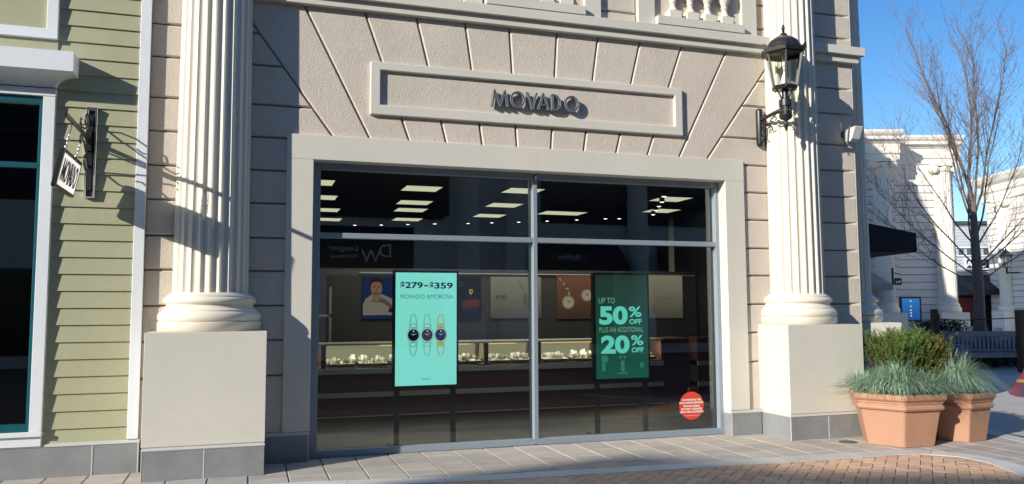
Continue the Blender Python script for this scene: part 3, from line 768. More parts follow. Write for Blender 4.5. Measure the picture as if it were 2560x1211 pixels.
A0 = R(-121)      # a corner bar faces the camera
zb_, zt_ = 4.345, 4.78; rb_, rt_ = .155, .232
def hexp(r, k): t = A0+k*math.pi/3; return (lx+r*math.cos(t), ly+r*math.sin(t))
q = MB()
for k in range(6):
    p0 = hexp(rb_, k); p1 = hexp(rt_, k); q.tube([(*p0, zb_), (*p1, zt_)], .0165, 4, DARKM, smooth=False)
    for r_, z_ in ((rb_, zb_+.012), (rt_, zt_-.01)):
        a_ = hexp(r_, k); b_ = hexp(r_, k+1); q.tube([(*a_, z_), (*b_, z_)], .0175, 4, DARKM, smooth=False)
q.lathe([(.0, 4.325), (.125, 4.325), (.155, 4.332), (.16, 4.345), (.155, 4.352), (0, 4.352)], 6, lx, ly, DARKM, a0=A0, smooth=False, caps=False)
q.build('cage', DARKM, lan)
q = MB()
for k in range(6):
    a_, b_, c1, d1 = hexp(rb_-.003, k), hexp(rb_-.003, k+1), hexp(rt_-.003, k+1), hexp(rt_-.003, k)
    q.add([(*a_, zb_), (*b_, zb_), (*c1, zt_), (*d1, zt_)], [(0, 1, 2, 3)], GLCL)
q.build('glazing', GLCL, lan)
q = MB()
q.lathe([(.225, 4.775), (.272, 4.79), (.278, 4.83), (.255, 4.845), (.24, 4.848)], 6, lx, ly, DARKM, a0=A0, smooth=False, caps=False)
q.lathe([(.0, 4.80), (.225, 4.80), (.235, 4.845), (.225, 4.865), (.213, 4.87), (.207, 4.89), (.198, 4.895), (.19, 4.92), (.165, 4.955), (.125, 4.985), (.10, 4.993), (.10, 5.0), (.085, 5.003), (.055, 5.02), (.045, 5.045), (.03, 5.055), (.018, 5.062), (.012, 5.075), (.02, 5.085), (.012, 5.095), (.022, 5.115), (.02, 5.135), (.008, 5.165), (0, 5.175)], 32, lx, ly, DARKM, caps=False)
for k in range(6):
    t = A0+k*math.pi/3; ct, st_ = math.cos(t), math.sin(t)
    b0 = [(lx+.25*ct-.035*st_, ly+.25*st_+.035*ct, 4.84), (lx+.25*ct+.035*st_, ly+.25*st_-.035*ct, 4.84), (lx+.22*ct, ly+.22*st_, 4.84), (lx+.30*ct, ly+.30*st_, 4.80), (lx+.295*ct, ly+.295*st_, 4.905)]
    q.add(b0, [(0, 1, 2), (0, 4, 3), (1, 3, 4), (0, 2, 4), (1, 4, 2), (0, 3, 1)], DARKM)
q.build('roof_cap', DARKM, lan)
q = MB(); q.lathe([(.0, 4.36), (.028, 4.37), (.046, 4.41), (.048, 4.45), (.035, 4.50), (.018, 4.545), (.018, 4.56)], 20, lx, ly, mat('bulb_glass', (.8, .8, .78), .25), caps=False)
bu = q.build('bulb', None, lan)
q = MB(); q.lathe([(.02, 4.56), (.02, 4.62), (.03, 4.63), (.03, 4.80)], 14, lx, ly, mat('socket_white', (.7, .7, .68), .5)); q.build('socket', None, bu)

# security floodlight on the wall between the columns
sl = empty('wall_floodlight', (7.73, 9.0, 4.0), 'small white wedge shaped floodlight on the shaded wall right of the lantern', 'floodlight')
q = MB(); q.bbox(7.70, 7.745, 9.0, 9.032, 3.92, 4.0, .004, DARKM); q.build('mount', DARKM, sl)
WPL = mat('white_plastic', (.68, .68, .65), .45)
q = MB(); q.prism([(8.995, 3.86), (9.0, 3.98), (8.97, 4.02), (8.80, 4.04), (8.80, 4.03), (8.87, 3.88), (8.91, 3.85)], 7.735, 7.86, 'x', WPL); q.build('housing', WPL, sl)

# ------------------------------------------------------------------ inside the shop
PANEL = emis('ceiling_panel_light', (.66, .64, .44), .95)
def ceiling_light(x, y, w_=.60, d_=.58, lab='square'):
    o = empty('ceiling_light', (x, y, 3.695), None); q = MB()
    frame_h = [(x-.02, x+w_+.02, y-.02, y+d_+.02)]
    q.box(x-.02, x+w_+.02, y-.02, y+d_+.02, 3.685, 3.70, INTD); q.build('light_frame', INTD, o)
    q = MB(); q.add([(x, y, 3.684), (x+w_, y, 3.684), (x+w_, y+d_, 3.684), (x, y+d_, 3.684)], [(0, 1, 2, 3)], PANEL); q.build('diffuser', PANEL, o)
    return o
CLP = [(.70, 13.25, 'nearest pale ceiling panel at the left edge of the display window'), (.93, 15.05, 'second pale ceiling panel down the left edge of the display window'), (1.18, 16.97, 'third pale ceiling panel down the left edge of the display window'), (1.42, 18.8, 'lowest pale ceiling panel at the left edge of the display window'),
       (2.53, 13.45, 'highest pale ceiling panel seen above the turquoise screen'), (2.77, 15.3, 'second pale ceiling panel of the row above the turquoise screen'), (2.93, 16.5, 'third pale ceiling panel of the row above the turquoise screen'), (3.2, 18.3, 'lowest pale ceiling panel above the turquoise screen, behind a hanging spot'),
       (4.30, 13.2, 'pale ceiling panel cut in two by the top of the centre mullion'), (4.58, 15.2, 'pale ceiling panel just left of the centre mullion, second down'), (4.82, 17.05, 'lowest pale ceiling panel just left of the centre mullion'),
       (6.05, 16.15, 'lone pale ceiling panel right of the centre mullion'), (7.38, 13.45, 'upper pale ceiling panel at the right of the display window'), (8.10, 15.15, 'lower pale ceiling panel at the right of the display window')]
for x, y, lb in CLP: 
    o = ceiling_light(x, y, .62 if x < 6 or x > 7 else .95, .6); tag(o, lb, 'ceiling light', 'ceiling light panels inside the shop')
BULB = emis('spot_bulb', (1, .97, .88), 4.0)
SPT = [(2.40, 19.4), (3.0, 19.2), (3.58, 18.9), (4.16, 18.6), (4.89, 18.3), (5.38, 18.0), (5.94, 17.7), (6.49, 17.3), (7.05, 16.9), (7.58, 16.5), (7.87, 16.4), (8.24, 15.5), (7.93, 14.8), (7.68, 14.2), (7.42, 13.6), (7.08, 12.9)]
sp0 = None
for i, (x, y) in enumerate(SPT):
    if sp0 is None:
        o = empty('ceiling_spot', (0, 0, 0)); q = MB(); q.lathe([(.045, 3.60), (.052, 3.62), (.05, 3.69), (.02, 3.70)], 14, 0, 0, INTD); q.build('housing', INTD, o)
        q = MB(); q.lathe([(.0, 3.598), (.04, 3.599), (.04, 3.604)], 14, 0, 0, BULB, caps=False); q.build('lamp', BULB, o); sp0 = o
    else:
        o = sp0.copy(); C.objects.link(o)
        for ch in list(sp0.children): c_ = ch.copy(); C.objects.link(c_); c_.parent = o
    o.location = (x, y, 0)
    if i < 11: tag(o, 'small round spotlight in the curving row on the dark shop ceiling at the back', 'spotlight', 'spotlights along the back of the shop ceiling')
    else: tag(o, 'small round spotlight in the short row at the upper right of the display window', 'spotlight', 'spotlights at the right of the shop ceiling')

for (ax, ay, ae) in ((3.0, 14.2, 45), (6.0, 14.0, 45), (3.6, 11.0, 22)):
    ld = bpy.data.lights.new('ceiling_glow', 'AREA'); ld.shape = 'RECTANGLE'; ld.size = 2.4; ld.size_y = 1.2; ld.energy = ae; ld.color = (1, .93, .78)
    lo_ = bpy.data.objects.new('ceiling_glow', ld); C.objects.link(lo_); lo_.location = (ax, ay, 3.67); lo_['kind'] = 'structure'
# glass topped display counter
cn = empty('display_counter', (3.9, 12.4, 0), 'long dark wood display counter with lit glass cases and pale trim bands across the shop', 'counter')
CREAM = emis('case_glow', (.50, .46, .27), .55)
CGOLD = emis('case_strip_light', (1.0, .62, .22), 1.0)
cx0, cx1, cy = .60, 6.62, 12.2
q = MB(); q.box(cx0, cx1+1.0, cy, 12.9, .05, .75, WOODD); q.box(cx0, cx1+1.0, cy+.10, 12.9, 0, .05, INTD); q.box(cx1, cx1+.55, cy, 12.9, .75, 1.10, WOODD); q.box(cx0, cx1, 12.78, 12.9, .75, 1.08, WOODD); q.build('cabinet', WOODD, cn)
q = MB()
for z0, z1 in ((.655, .735), (.315, .385), (.03, .045)): q.box(cx0-.02, cx1, cy-.02, cy+.001, z0, z1, SILV)
q.box(cx0, cx1, cy-.01, 12.9, 1.075, 1.10, SILV)
q.build('trim_bands', SILV, cn)
xs = [.62, 1.08, 2.62, 3.55, 4.42, 5.55, 6.62]
for xx in xs: q = MB(); q.box(xx-.035, xx+.035, cy-.005, cy+.05, .735, 1.075, WOODD); q.build('case_post', WOODD, cn)
q = MB()
for k in range(len(xs)-1): q.add([(xs[k]+.035, 12.76, .80), (xs[k+1]-.035, 12.76, .80), (xs[k+1]-.035, 12.70, 1.07), (xs[k]+.035, 12.70, 1.07)], [(0, 1, 2, 3)], CREAM)
q.build('lit_case_back', CREAM, cn)
q = MB()
for xa, xb in ((1.9, 2.58), (2.65, 3.3), (3.6, 4.05), (4.46, 5.4), (5.6, 6.0)): q.box(xa, xb, cy+.03, cy+.05, 1.058, 1.074, CGOLD)
q.build('strip_light', CGOLD, cn)
q = MB(); q.add([(cx0, cy, .735), (cx1, cy, .735), (cx1, cy, 1.075), (cx0, cy, 1.075)], [(0, 1, 2, 3)], GLCL); q.build('case_glass', GLCL, cn, fix=False)
q = MB(); 
for zz in (.32, .66): q.box(7.10, 7.55, cy-.30, cy-.02, zz, zz+.075, SILV)
q.box(7.10, 7.55, cy-.28, cy, 0, 1.12, WOODD); q.box(6.95, 7.12, cy-.281, cy-.2, .0, .30, mat('orange_panel', (.55, .12, .015), .5)); q.build('end_unit', WOODD, cn)
ld = bpy.data.lights.new('case_light', 'AREA'); ld.shape = 'RECTANGLE'; ld.size = 5.9; ld.size_y = .06; ld.energy = 26; ld.color = (1, .9, .68)
lo_ = bpy.data.objects.new('case_light', ld); C.objects.link(lo_); lo_.location = (3.6, 12.30, 1.06); lo_.rotation_euler = (R(12), 0, 0); lo_['kind'] = 'structure'
TRAYM = mat('watch_tray', (.42, .41, .38), .6); TRAYD = mat('tray_dark', (.03, .03, .035), .6)
WMET = mat('watch_metal', (.75, .70, .55), .3, metal=.6); WDRK = mat('watch_dark', (.22, .18, .12), .4)
rw = random.Random(11)
k = 0
watch_protos = []
for v in range(4):
    q = MB(); m1 = (WMET, WDRK, mat('watch_silver', (.72, .74, .75), .3, metal=.5), mat('watch_white', (.7, .7, .66), .5))[v]
    q.box(-.018, .018, -.012, .012, 0, .045+.01*v, m1); q.lathe([(.0, 0), (.021, .002), (.021, .010), (0, .012)], 10, 0, 0, WMET if v == 1 else m1, Matrix.Translation((0, -.012, .032)) @ Matrix.Rotation(R(90), 4, 'X'), caps=False)
    o = q.build('watch', m1); watch_protos.append(o)
used = set()
for x0, ln in ((.66, .36), (1.14, .42), (1.60, .44), (2.08, .46), (2.72, .4), (3.14, .36), (3.62, .36), (4.02, .34), (4.52, .45), (5.02, .46), (5.62, .44), (6.10, .42)):
    q = MB(); q.box(x0, x0+ln, 12.26, 12.62, .765, .80, TRAYD); q.add([(x0+.01, 12.27, .802), (x0+ln-.01, 12.27, .802), (x0+ln-.01, 12.61, .835), (x0+.01, 12.61, .835)], [(0, 1, 2, 3)], TRAYM)
    tag(q.build('watch_tray', TRAYD), 'low dark watch tray on the floor of the lit counter case', 'tray', 'watch trays in the lit cases')
    n = int(ln/.052)
    for r_ in range(2):
        for i in range(n):
            if rw.random() < .12: continue
            v = rw.randrange(4)
            if v in used: o = watch_protos[v].copy(); C.objects.link(o)
            else: o = watch_protos[v]; used.add(v)
            o.location = (x0+.03+i*.052+rw.uniform(-.008, .008), 12.32+r_*.17+rw.uniform(-.01, .01), .805+r_*.016+(.0 if rw.random() > .12 else .02)); o.rotation_euler = (0, 0, rw.uniform(-.4, .4)); s_ = rw.uniform(.85, 1.5); o.scale = (s_, s_, s_)
            tag(o, 'tiny wristwatch standing on a tray in the lit counter case', 'watch', 'watches in the lit counter cases')

# the two digital screens on stands
def poly_strip(pts, wd):
    out = []
    return out
def screen(x0, x1, z0, z1, yy, bgm, name, label):
    o = empty('display_screen', ((x0+x1)/2, yy+.05, 0), label, 'screen')
    q = MB(); q.bbox(x0-.025, x1+.025, yy, yy+.09, z0-.03, z1+.03, .004, DARKM); q.build('housing', DARKM, o)
    q = MB(); q.box(x0+.0, x0+.06, yy+.03, yy+.07, .02, z0-.03, DARKM); q.box(x1-.06, x1, yy+.03, yy+.07, .02, z0-.03, DARKM)
    q.box(x0-.05, x1+.05, yy-.12, yy+.22, .004, .02, DARKM); q.build('stand', DARKM, o)
    q = MB(); q.flat(rect(x0, x1, z0, z1), yy-.002, bgm); s = q.build('picture', bgm, o); return o, s
TURQ = emis('screen_turquoise', (.24, .80, .70), .92)
def grad_mat(name, ca_, cb_, z0, z1, st):
    m = bpy.data.materials.new(name); m.use_nodes = True; t = m.node_tree; N = t.nodes; L = t.links; p = N['Principled BSDF']
    p.inputs['Base Color'].default_value = (0, 0, 0, 1); p.inputs['Emission Strength'].default_value = st
    tc = N.new('ShaderNodeTexCoord'); sx = N.new('ShaderNodeSeparateXYZ'); L.new(tc.outputs['Object'], sx.inputs[0])
    mr = N.new('ShaderNodeMapRange'); mr.inputs[1].default_value = z0; mr.inputs[2].default_value = z1; L.new(sx.outputs['Z'], mr.inputs[0])
    mx = N.new('ShaderNodeMix'); mx.data_type = 'RGBA'; L.new(mr.outputs[0], mx.inputs[0]); mx.inputs[6].default_value = (*ca_, 1); mx.inputs[7].default_value = (*cb_, 1)
    L.new(mx.outputs[2], p.inputs['Emission Color']); return m
DGRN = grad_mat('screen_green', (.012, .12, .075), (.018, .05, .032), .72, 2.0, .7)
tv1, pic1 = screen(1.680, 2.425, .700, 2.040, 9.62, TURQ, 'a', 'bright turquoise portrait screen showing three watches under the price $279-$359')
tv2, pic2 = screen(4.262, 5.005, .705, 2.035, 9.62, DGRN, 'b', 'dark green portrait screen reading UP TO 50% OFF in the right half of the window')
INK = emis('ink_navy', (.012, .012, .05), 1); INKM = emis('ink_teal', (.02, .12, .13), 1); TXT = emis('screen_text', (.16, .82, .66), .72); TXL = emis('screen_text_pale', (.28, .62, .48), .62)
yy = 9.616
q = MB()
for tx, xa, xb, za, zb2 in (('$', 1.735, 1.787, 1.842, 1.935), ('279', 1.795, 2.008, 1.852, 1.928), ('–', 2.022, 2.072, 1.876, 1.892), ('$', 2.090, 2.140, 1.838, 1.930), ('359', 2.148, 2.378, 1.848, 1.924)): put_fit(q, tx, xa, xb, za, zb2, yy, INK, .028)
q.build('price', INK, pic1)
q = MB(); put_fit(q, 'MOVADO AMOROSA', 1.738, 2.376, 1.728, 1.780, yy, INKM, -.004, 1.02); q.build('caption', INKM, pic1)
q = MB(); [q.flat(rect(2.0+k*.013, 2.010+k*.013, .768, .778), yy, INKM) for k in range(8)]; q.build('small_print', INKM, pic1)
q = MB()
WC = [(1.895, emis('watch_teal', (.10, .42, .40), .8), emis('w_black', (.004, .005, .012), 1)), (2.062, emis('watch_teal2', (.16, .48, .46), .8), emis('w_brown', (.05, .035, .07), 1)), (2.228, emis('watch_gold', (.40, .36, .12), .8), emis('w_navy', (.03, .03, .10), 1))]
LT = emis('watch_highlight', (.42, .90, .82), .8)
for cx_, m1, m2 in WC:
    cz = 1.295
    for s in (-1, 1):
        for side in (-1, 1):
            # open bracelet links curving up and down
            pts = [(.058, .055), (.050, .13), (.044, .19), (.028, .24), (.016, .255)]; wd = .011
            for k in range(len(pts)-1):
                (a0, b0), (a1, b1) = pts[k], pts[k+1]
                q.flat([(cx_+side*a0, cz+s*b0), (cx_+side*(a0-wd*1.5), cz+s*b0), (cx_+side*(a1-wd*1.5), cz+s*(b1-.004)), (cx_+side*a1, cz+s*(b1-.004))], yy-.0002*k, m1)
                q.flat([(cx_+side*(a0-.004), cz+s*(b0+.006)), (cx_+side*(a0-.009), cz+s*(b0+.006)), (cx_+side*(a1-.009), cz+s*(b1-.01)), (cx_+side*(a1-.004), cz+s*(b1-.01))], yy-.0012-.0002*k, LT)
        q.flat(rect(cx_-.032, cx_+.032, *sorted((cz+s*.085, cz+s*.135))), yy-.0015, m1); q.flat(rect(cx_-.026, cx_+.026, *sorted((cz+s*.095, cz+s*.126))), yy-.002, LT if m1 is not WC[2][1] else emis('gold_hi', (.55, .52, .2), .8))
    q.flat(ngon(cx_, cz, .080, 32, .086), yy-.0022, m1); q.flat(ngon(cx_, cz, .073, 32, .079), yy-.0027, LT); q.flat(ngon(cx_, cz, .067, 32, .072), yy-.0032, m2)
    q.flat(ngon(cx_+.002, cz+.045, .009, 14), yy-.0036, LT)
    for ang, ln in ((R(150), .045), (R(30), .055)):
        q.flat([(cx_, cz-.003), (cx_+ln*math.cos(ang), cz+ln*math.sin(ang)), (cx_, cz+.005)], yy-.0036, LT)
q.build('watch_pictures', None, pic1, fix=False)
def tvr(a0, a1, b0, b1): return (4.262+(a0-1487)/138*.743, 4.262+(a1-1487)/138*.743, 2.035-(b1-685)/261*1.33, 2.035-(b0-685)/261*1.33)
q = MB()
for tx, bb_ in (('UP TO', (1495, 1537, 743, 757)), ('PLUS AN ADDITIONAL', (1496, 1612, 817, 830))): put_fit(q, tx, *tvr(*bb_), yy, TXL, -.006)
q.build('pale_text', TXL, pic2)
q = MB()
for tx, bb_, of in (('50', (1496, 1571, 764, 811), .045), ('%', (1574, 1608, 765, 792), .02), ('OFF', (1575, 1608, 797, 810), .03), ('20', (1500, 1575, 838, 884), .045), ('%', (1579, 1612, 838, 864), .02), ('OFF', (1580, 1612, 869, 882), .03)): put_fit(q, tx, *tvr(*bb_), yy, TXT, of)
q.build('bold_text', TXT, pic2)
q = MB(); FNT = emis('faint_watch', (.03, .20, .14), .9)
for cx_, cz, r_ in ((4.38, .955, .052), (4.60, .975, .02), (4.66, .975, .02)): q.flat(ngon(cx_, cz, r_, 20), yy, FNT)
for x_, z0_, z1_ in ((4.34, .80, .90), (4.61, .79, .93), (4.88, .84, .90)): q.flat(rect(x_, x_+.05, z0_, z1_), yy, FNT)
q.flat(rect(4.56, 4.70, .768, .773), yy-.001, TXL); q.build('faint_pictures', FNT, pic2)

# posters on the rear partition, their colours glowing instead of being lit
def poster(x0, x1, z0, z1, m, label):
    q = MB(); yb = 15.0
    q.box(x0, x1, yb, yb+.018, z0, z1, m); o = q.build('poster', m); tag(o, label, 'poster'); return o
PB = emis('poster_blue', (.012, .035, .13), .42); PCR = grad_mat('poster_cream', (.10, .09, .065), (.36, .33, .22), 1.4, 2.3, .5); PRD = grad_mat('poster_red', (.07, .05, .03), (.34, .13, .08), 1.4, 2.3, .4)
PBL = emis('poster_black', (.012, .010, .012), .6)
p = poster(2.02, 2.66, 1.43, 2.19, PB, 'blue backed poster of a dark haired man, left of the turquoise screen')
yp = 14.997; q = MB()
SK = emis('print_skin', (.26, .14, .085), .6); HR = emis('print_hair', (.02, .012, .01), .6); SH = emis('print_shirt', (.24, .21, .17), .6); SHD = emis('print_shirt_shade', (.10, .085, .07), .6)
q.flat([(2.02, 1.50), (2.66, 1.50), (2.66, 1.72), (2.55, 1.80), (2.38, 1.88), (2.18, 1.88), (2.07, 1.80), (2.02, 1.70)], yp, SH)
q.flat([(2.16, 1.75), (2.40, 1.72), (2.56, 1.60), (2.60, 1.63), (2.44, 1.78), (2.30, 1.84)], yp-.001, SHD)
q.flat([(2.18, 1.82), (2.22, 1.76), (2.30, 1.76), (2.34, 1.83), (2.33, 1.92), (2.19, 1.92)], yp-.0015, SK)
q.flat(ngon(2.265, 1.995, .105, 24, .145), yp-.002, SK)
q.flat([(2.15, 2.02), (2.14, 2.12), (2.19, 2.18), (2.33, 2.18), (2.40, 2.13), (2.385, 2.0), (2.37, 2.07), (2.30, 2.11), (2.20, 2.10), (2.17, 2.06)], yp-.003, HR)
for e in (-.045, .04): q.flat(rect(2.265+e-.022, 2.265+e+.022, 2.022, 2.034), yp-.0035, HR); q.flat(ngon(2.265+e, 2.004, .012, 10, .006), yp-.0035, HR)
q.flat([(2.258, 2.0), (2.272, 2.0), (2.278, 1.945), (2.250, 1.945)], yp-.003, emis('print_skin_shade', (.17, .085, .055), .6)); q.flat(rect(2.232, 2.295, 1.912, 1.922), yp-.0035, emis('print_lip', (.12, .04, .035), .6))
q.flat(ngon(2.265, 1.895, .07, 16, .03), yp-.0028, emis('print_stubble', (.14, .08, .055), .6))
q.flat([(2.50, 1.62), (2.60, 1.66), (2.64, 1.60), (2.56, 1.54), (2.48, 1.56)], yp-.004, HR)
q.build('print', None, p, fix=False)
p = poster(3.80, 4.26, 1.40, 2.22, PBL, 'black poster with a yellow shield badge and red car print, right of the turquoise screen')
q = MB(); YEL = emis('print_yellow', (.55, .42, .03), .6); RDP = emis('print_red', (.16, .02, .012), .5)
q.flat([(4.03, 1.98), (4.10, 1.98), (4.10, 1.91), (4.065, 1.87), (4.03, 1.91)], yp, YEL)
q.flat([(4.060, 1.965), (4.072, 1.97), (4.076, 1.945), (4.085, 1.93), (4.073, 1.925), (4.078, 1.90), (4.068, 1.905), (4.062, 1.925), (4.052, 1.915), (4.058, 1.94)], yp-.001, HR)
q.flat([(3.90, 1.60), (4.24, 1.66), (4.24, 1.78), (4.08, 1.80), (3.90, 1.76)], yp, RDP)
WH = emis('print_white', (.42, .42, .40), .6)
q.flat(ngon(3.86, 2.08, .05, 16), yp, mat('print_dial', (.1, .1, .1), .5)); q.flat(ngon(3.86, 2.08, .035, 16), yp-.001, HR)
q.build('print', None, p, fix=False)
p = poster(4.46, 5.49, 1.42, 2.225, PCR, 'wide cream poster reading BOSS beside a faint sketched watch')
q = MB(); put_text(q, 'BOSS', .095, 4.56, 1.80, yp, HR, .0004, .001); q.flat(rect(4.63, 4.73, 1.765, 1.768), yp, SHD)
GRY = emis('print_grey', (.13, .12, .10), .5)
for pts in ([(5.10, 1.72), (5.16, 1.93), (5.19, 1.90), (5.15, 1.70)], [(5.10, 1.72), (5.30, 1.56), (5.42, 1.80), (5.38, 1.82), (5.29, 1.62), (5.13, 1.76)], [(5.0, 2.15), (5.13, 1.95), (5.15, 1.96), (5.02, 2.15)]): q.flat(pts, yp, GRY)
q.flat(ngon(5.27, 1.76, .10, 20), yp-.0006, GRY); q.flat(ngon(5.27, 1.76, .085, 20), yp-.001, emis('print_pale', (.22, .20, .15), .5)); q.build('print', None, p, fix=False)
p = poster(5.82, 6.70, 1.40, 2.25, PRD, 'reddish brown poster with two round watch dials, right of the centre mullion')
q = MB()
for cx_, cz, r_ in ((6.06, 1.73, .135), (6.46, 1.87, .125)):
    q.flat(ngon(cx_, cz, r_, 28), yp, emis('print_bezel', (.26, .20, .10), .6)); q.flat(ngon(cx_, cz, r_*.82, 28), yp-.001, emis('print_ivory', (.42, .36, .24), .6)); q.flat([(cx_, cz-.01), (cx_+.07, cz+.03), (cx_, cz+.012)], yp-.002, HR); q.flat([(cx_-.006, cz), (cx_+.006, cz), (cx_-.03, cz+.08)], yp-.002, HR)
rp = random.Random(4)
for k in range(26):
    t = k/25; cx_ = 5.90+.22*t+rp.uniform(-.02, .02); cz = 2.2-.34*t+rp.uniform(-.02, .02); q.flat(ngon(cx_, cz, .022, 8), yp-.0005*(k % 3), emis('print_link%d' % (k % 2), ((.36, .28, .15), (.12, .07, .04))[k % 2], .6))
for k in range(14): t = k/13; q.flat(ngon(6.60+rp.uniform(-.03, .03), 2.18-.2*t, .028, 8), yp-.0004*(k % 3), MATS['print_link%d' % (k % 2)])
q.build('print', None, p, fix=False)
p = poster(7.84, 8.62, 1.40, 2.29, PCR, 'plain cream poster with a small dark winged mark and one line of type')
q = MB(); q.flat([(8.20, 1.885), (8.225, 1.87), (8.25, 1.885), (8.225, 1.855)], yp, HR); put_text(q, 'EMPORIO ARMANI', .05, 8.225, 1.80, yp, emis('print_type', (.09, .08, .06), .6), .0004, 0, 'CENTER'); q.build('print', None, p, fix=False)
# shelf, chair and small things at the back
q = MB(); q.box(1.38, 1.42, 14.6, 14.64, .9, 2.0, SILV); q.box(1.05, 1.09, 14.6, 14.64, .9, 1.5, SILV); q.box(1.05, 1.42, 14.6, 14.64, 1.48, 1.52, SILV); tag(q.build('metal_display_stand', SILV), 'thin pale metal stand at the far left inside the shop', 'stand')

# round sticker on the right pane
q = MB(); cxk, czk = 5.400, .368; yk = GY-.003
RED = mat('sticker_red', (.62, .055, .03), .5); SWH = mat('sticker_white', (.8, .78, .74), .5)
q.add([(cxk+.175*math.cos(t*math.pi/24), yk, czk+.175*math.sin(t*math.pi/24)) for t in range(48)]+[(cxk+.175*math.cos(t*math.pi/24), yk+.001, czk+.175*math.sin(t*math.pi/24)) for t in range(48)], [list(range(48)), list(range(95, 47, -1))], RED)
stk = q.build('window_sticker', RED); tag(stk, 'round red sticker with white lettering at the lower right of the glass', 'sticker')
q = MB()
for k, ln in enumerate(('WE PERFORM THE', 'FOLLOWING SERVICES:', 'WATCH SIZING', 'BATTERY CHANGES', 'STRAP REPLACEMENTS')): put_text(q, ln, .033, cxk, czk+.062-k*.036-(.006 if k > 1 else 0), yk-.001, SWH, .0003, .001, 'CENTER', 1.0)
q.flat(rect(cxk-.10, cxk+.10, czk-.125, czk-.122), yk-.001, SWH)
q.build('lettering', SWH, stk)

# ------------------------------------------------------------------ planters and plants
def hexpot(cx, cy, s, rot, h, label):
    o = empty('planter_pot', (cx, cy, 0), label, 'planter', 'terracotta planters at the corner')
    prof = [(.86*s, .004), (.865*s, .02), (1.03*s, h-.19), (1.10*s, h-.185), (1.135*s, h-.165), (1.13*s, h-.14), (1.09*s, h-.125), (1.09*s, h-.115), (1.115*s, h-.105), (1.115*s, h-.09), (1.13*s, h-.085), (1.19*s, h-.06), (1.20*s, h-.035), (1.18*s, h-.01), (1.14*s, h), (1.05*s, h-.005), (1.03*s, h-.02), (1.02*s, h-.06)]
    # slightly rounded hexagon section
    ang = []; 
    for k in range(6):
        for d in (-4, -1.3, 1.3, 4): ang.append(rot+R(60*k+d))
    vs = []; fs = []; n = len(ang)
    def hr(t): 
        u = ((t-rot) % (math.pi/3)); u = min(u, math.pi/3-u); return math.cos(math.pi/6)/math.cos(math.pi/6-u)
    for r_, z_ in prof:
        for t in ang: q_ = hr(t)*r_*(.995 if abs(hr(t)-1) < .003 else 1); vs.append((cx+q_*math.cos(t), cy+q_*math.sin(t), z_))
    for j in range(len(prof)-1):
        for i in range(n): fs.append((j*n+i, j*n+(i+1) % n, (j+1)*n+(i+1) % n, (j+1)*n+i))
    q = MB(); q.add(vs, fs, TERR, False); q.build('pot_body', TERR, o)
    q = MB(); q.add(vs[-n:], [list(range(n))], SOIL); q.build('soil', SOIL, o)
    return o
hexpot(7.41, 7.93, .48, R(-123.5), .605, 'larger hexagonal terracotta planter holding the evergreen shrub')
hexpot(8.30, 7.93, .375, R(-112), .58, 'smaller hexagonal terracotta planter behind the larger one, blue grass only')
FES1 = mat('fescue_blue', (.21, .33, .235), .55, attr=True, spec=.3); 
def fescue(name, centers, label, seed, nb):
    rg = random.Random(seed); q = MB(); tn = []
    for (cx, cy, z0, r_, hh, ww) in centers:
        for _ in range(int(nb*ww)):
            t = rg.uniform(0, 2*math.pi); rr_ = r_*.35*math.sqrt(rg.random()); out = rg.uniform(.12, 1.0)**.7
            bx, by = cx+rr_*math.cos(t), cy+rr_*math.sin(t); t2 = t+rg.gauss(0, .45); L_ = hh*rg.uniform(.7, 1.15)
            hh_ = 1.45; pts = []; reach = r_*1.2*out*rg.uniform(.75, 1.15)
            for k in range(6):
                s = k/5; pts.append(Vector((bx+reach*math.cos(t2)*s**1.25, by+reach*math.sin(t2)*s**1.25, z0+hh_*L_*(1.2-.45*out)*(s*1.55-s*s*(.55+.95*out)))))
            w0 = .0034; side = Vector((-math.sin(t2), math.cos(t2), 0)); 
            vs = []
            for k, p in enumerate(pts): 
                w_ = w0*(1-.8*(k/5)); vs += [p-side*w_, p+side*w_]
            c0 = rg.uniform(.45, 1.45); base = (c0*rg.uniform(.85, 1.2), c0, c0*rg.uniform(.75, 1.15)) if rg.random() > .22 else (2.3*c0, 2.0*c0, 1.9*c0)
            fs = [(2*k, 2*k+1, 2*k+3, 2*k+2) for k in range(5)]; q.add(vs, fs); tn += [base]*5
    o = q.build(name, FES1, tint=tn, fix=False); tag(o, label, 'ornamental grass'); return o
fescue('fescue_grass', [(7.12, 7.86, .58, .35, .25, 1), (7.32, 7.72, .58, .36, .26, 1), (7.60, 7.68, .58, .38, .22, 1), (7.12, 8.12, .58, .32, .26, .7), (7.78, 7.86, .58, .34, .24, 1), (7.42, 7.95, .58, .30, .30, .8), (7.30, 7.80, .58, .44, .34, 1)], 'blue green fescue tufts spilling over the rim of the larger planter', 5, 800)
fescue('fescue_grass', [(8.30, 7.93, .56, .46, .42, 1.6), (8.20, 7.84, .56, .38, .30, 1), (8.42, 7.90, .56, .36, .32, .8)], 'rounded blue green fescue mound in the smaller planter', 6, 900)
YEW = mat('yew_green', (.085, .15, .038), .6, attr=True)
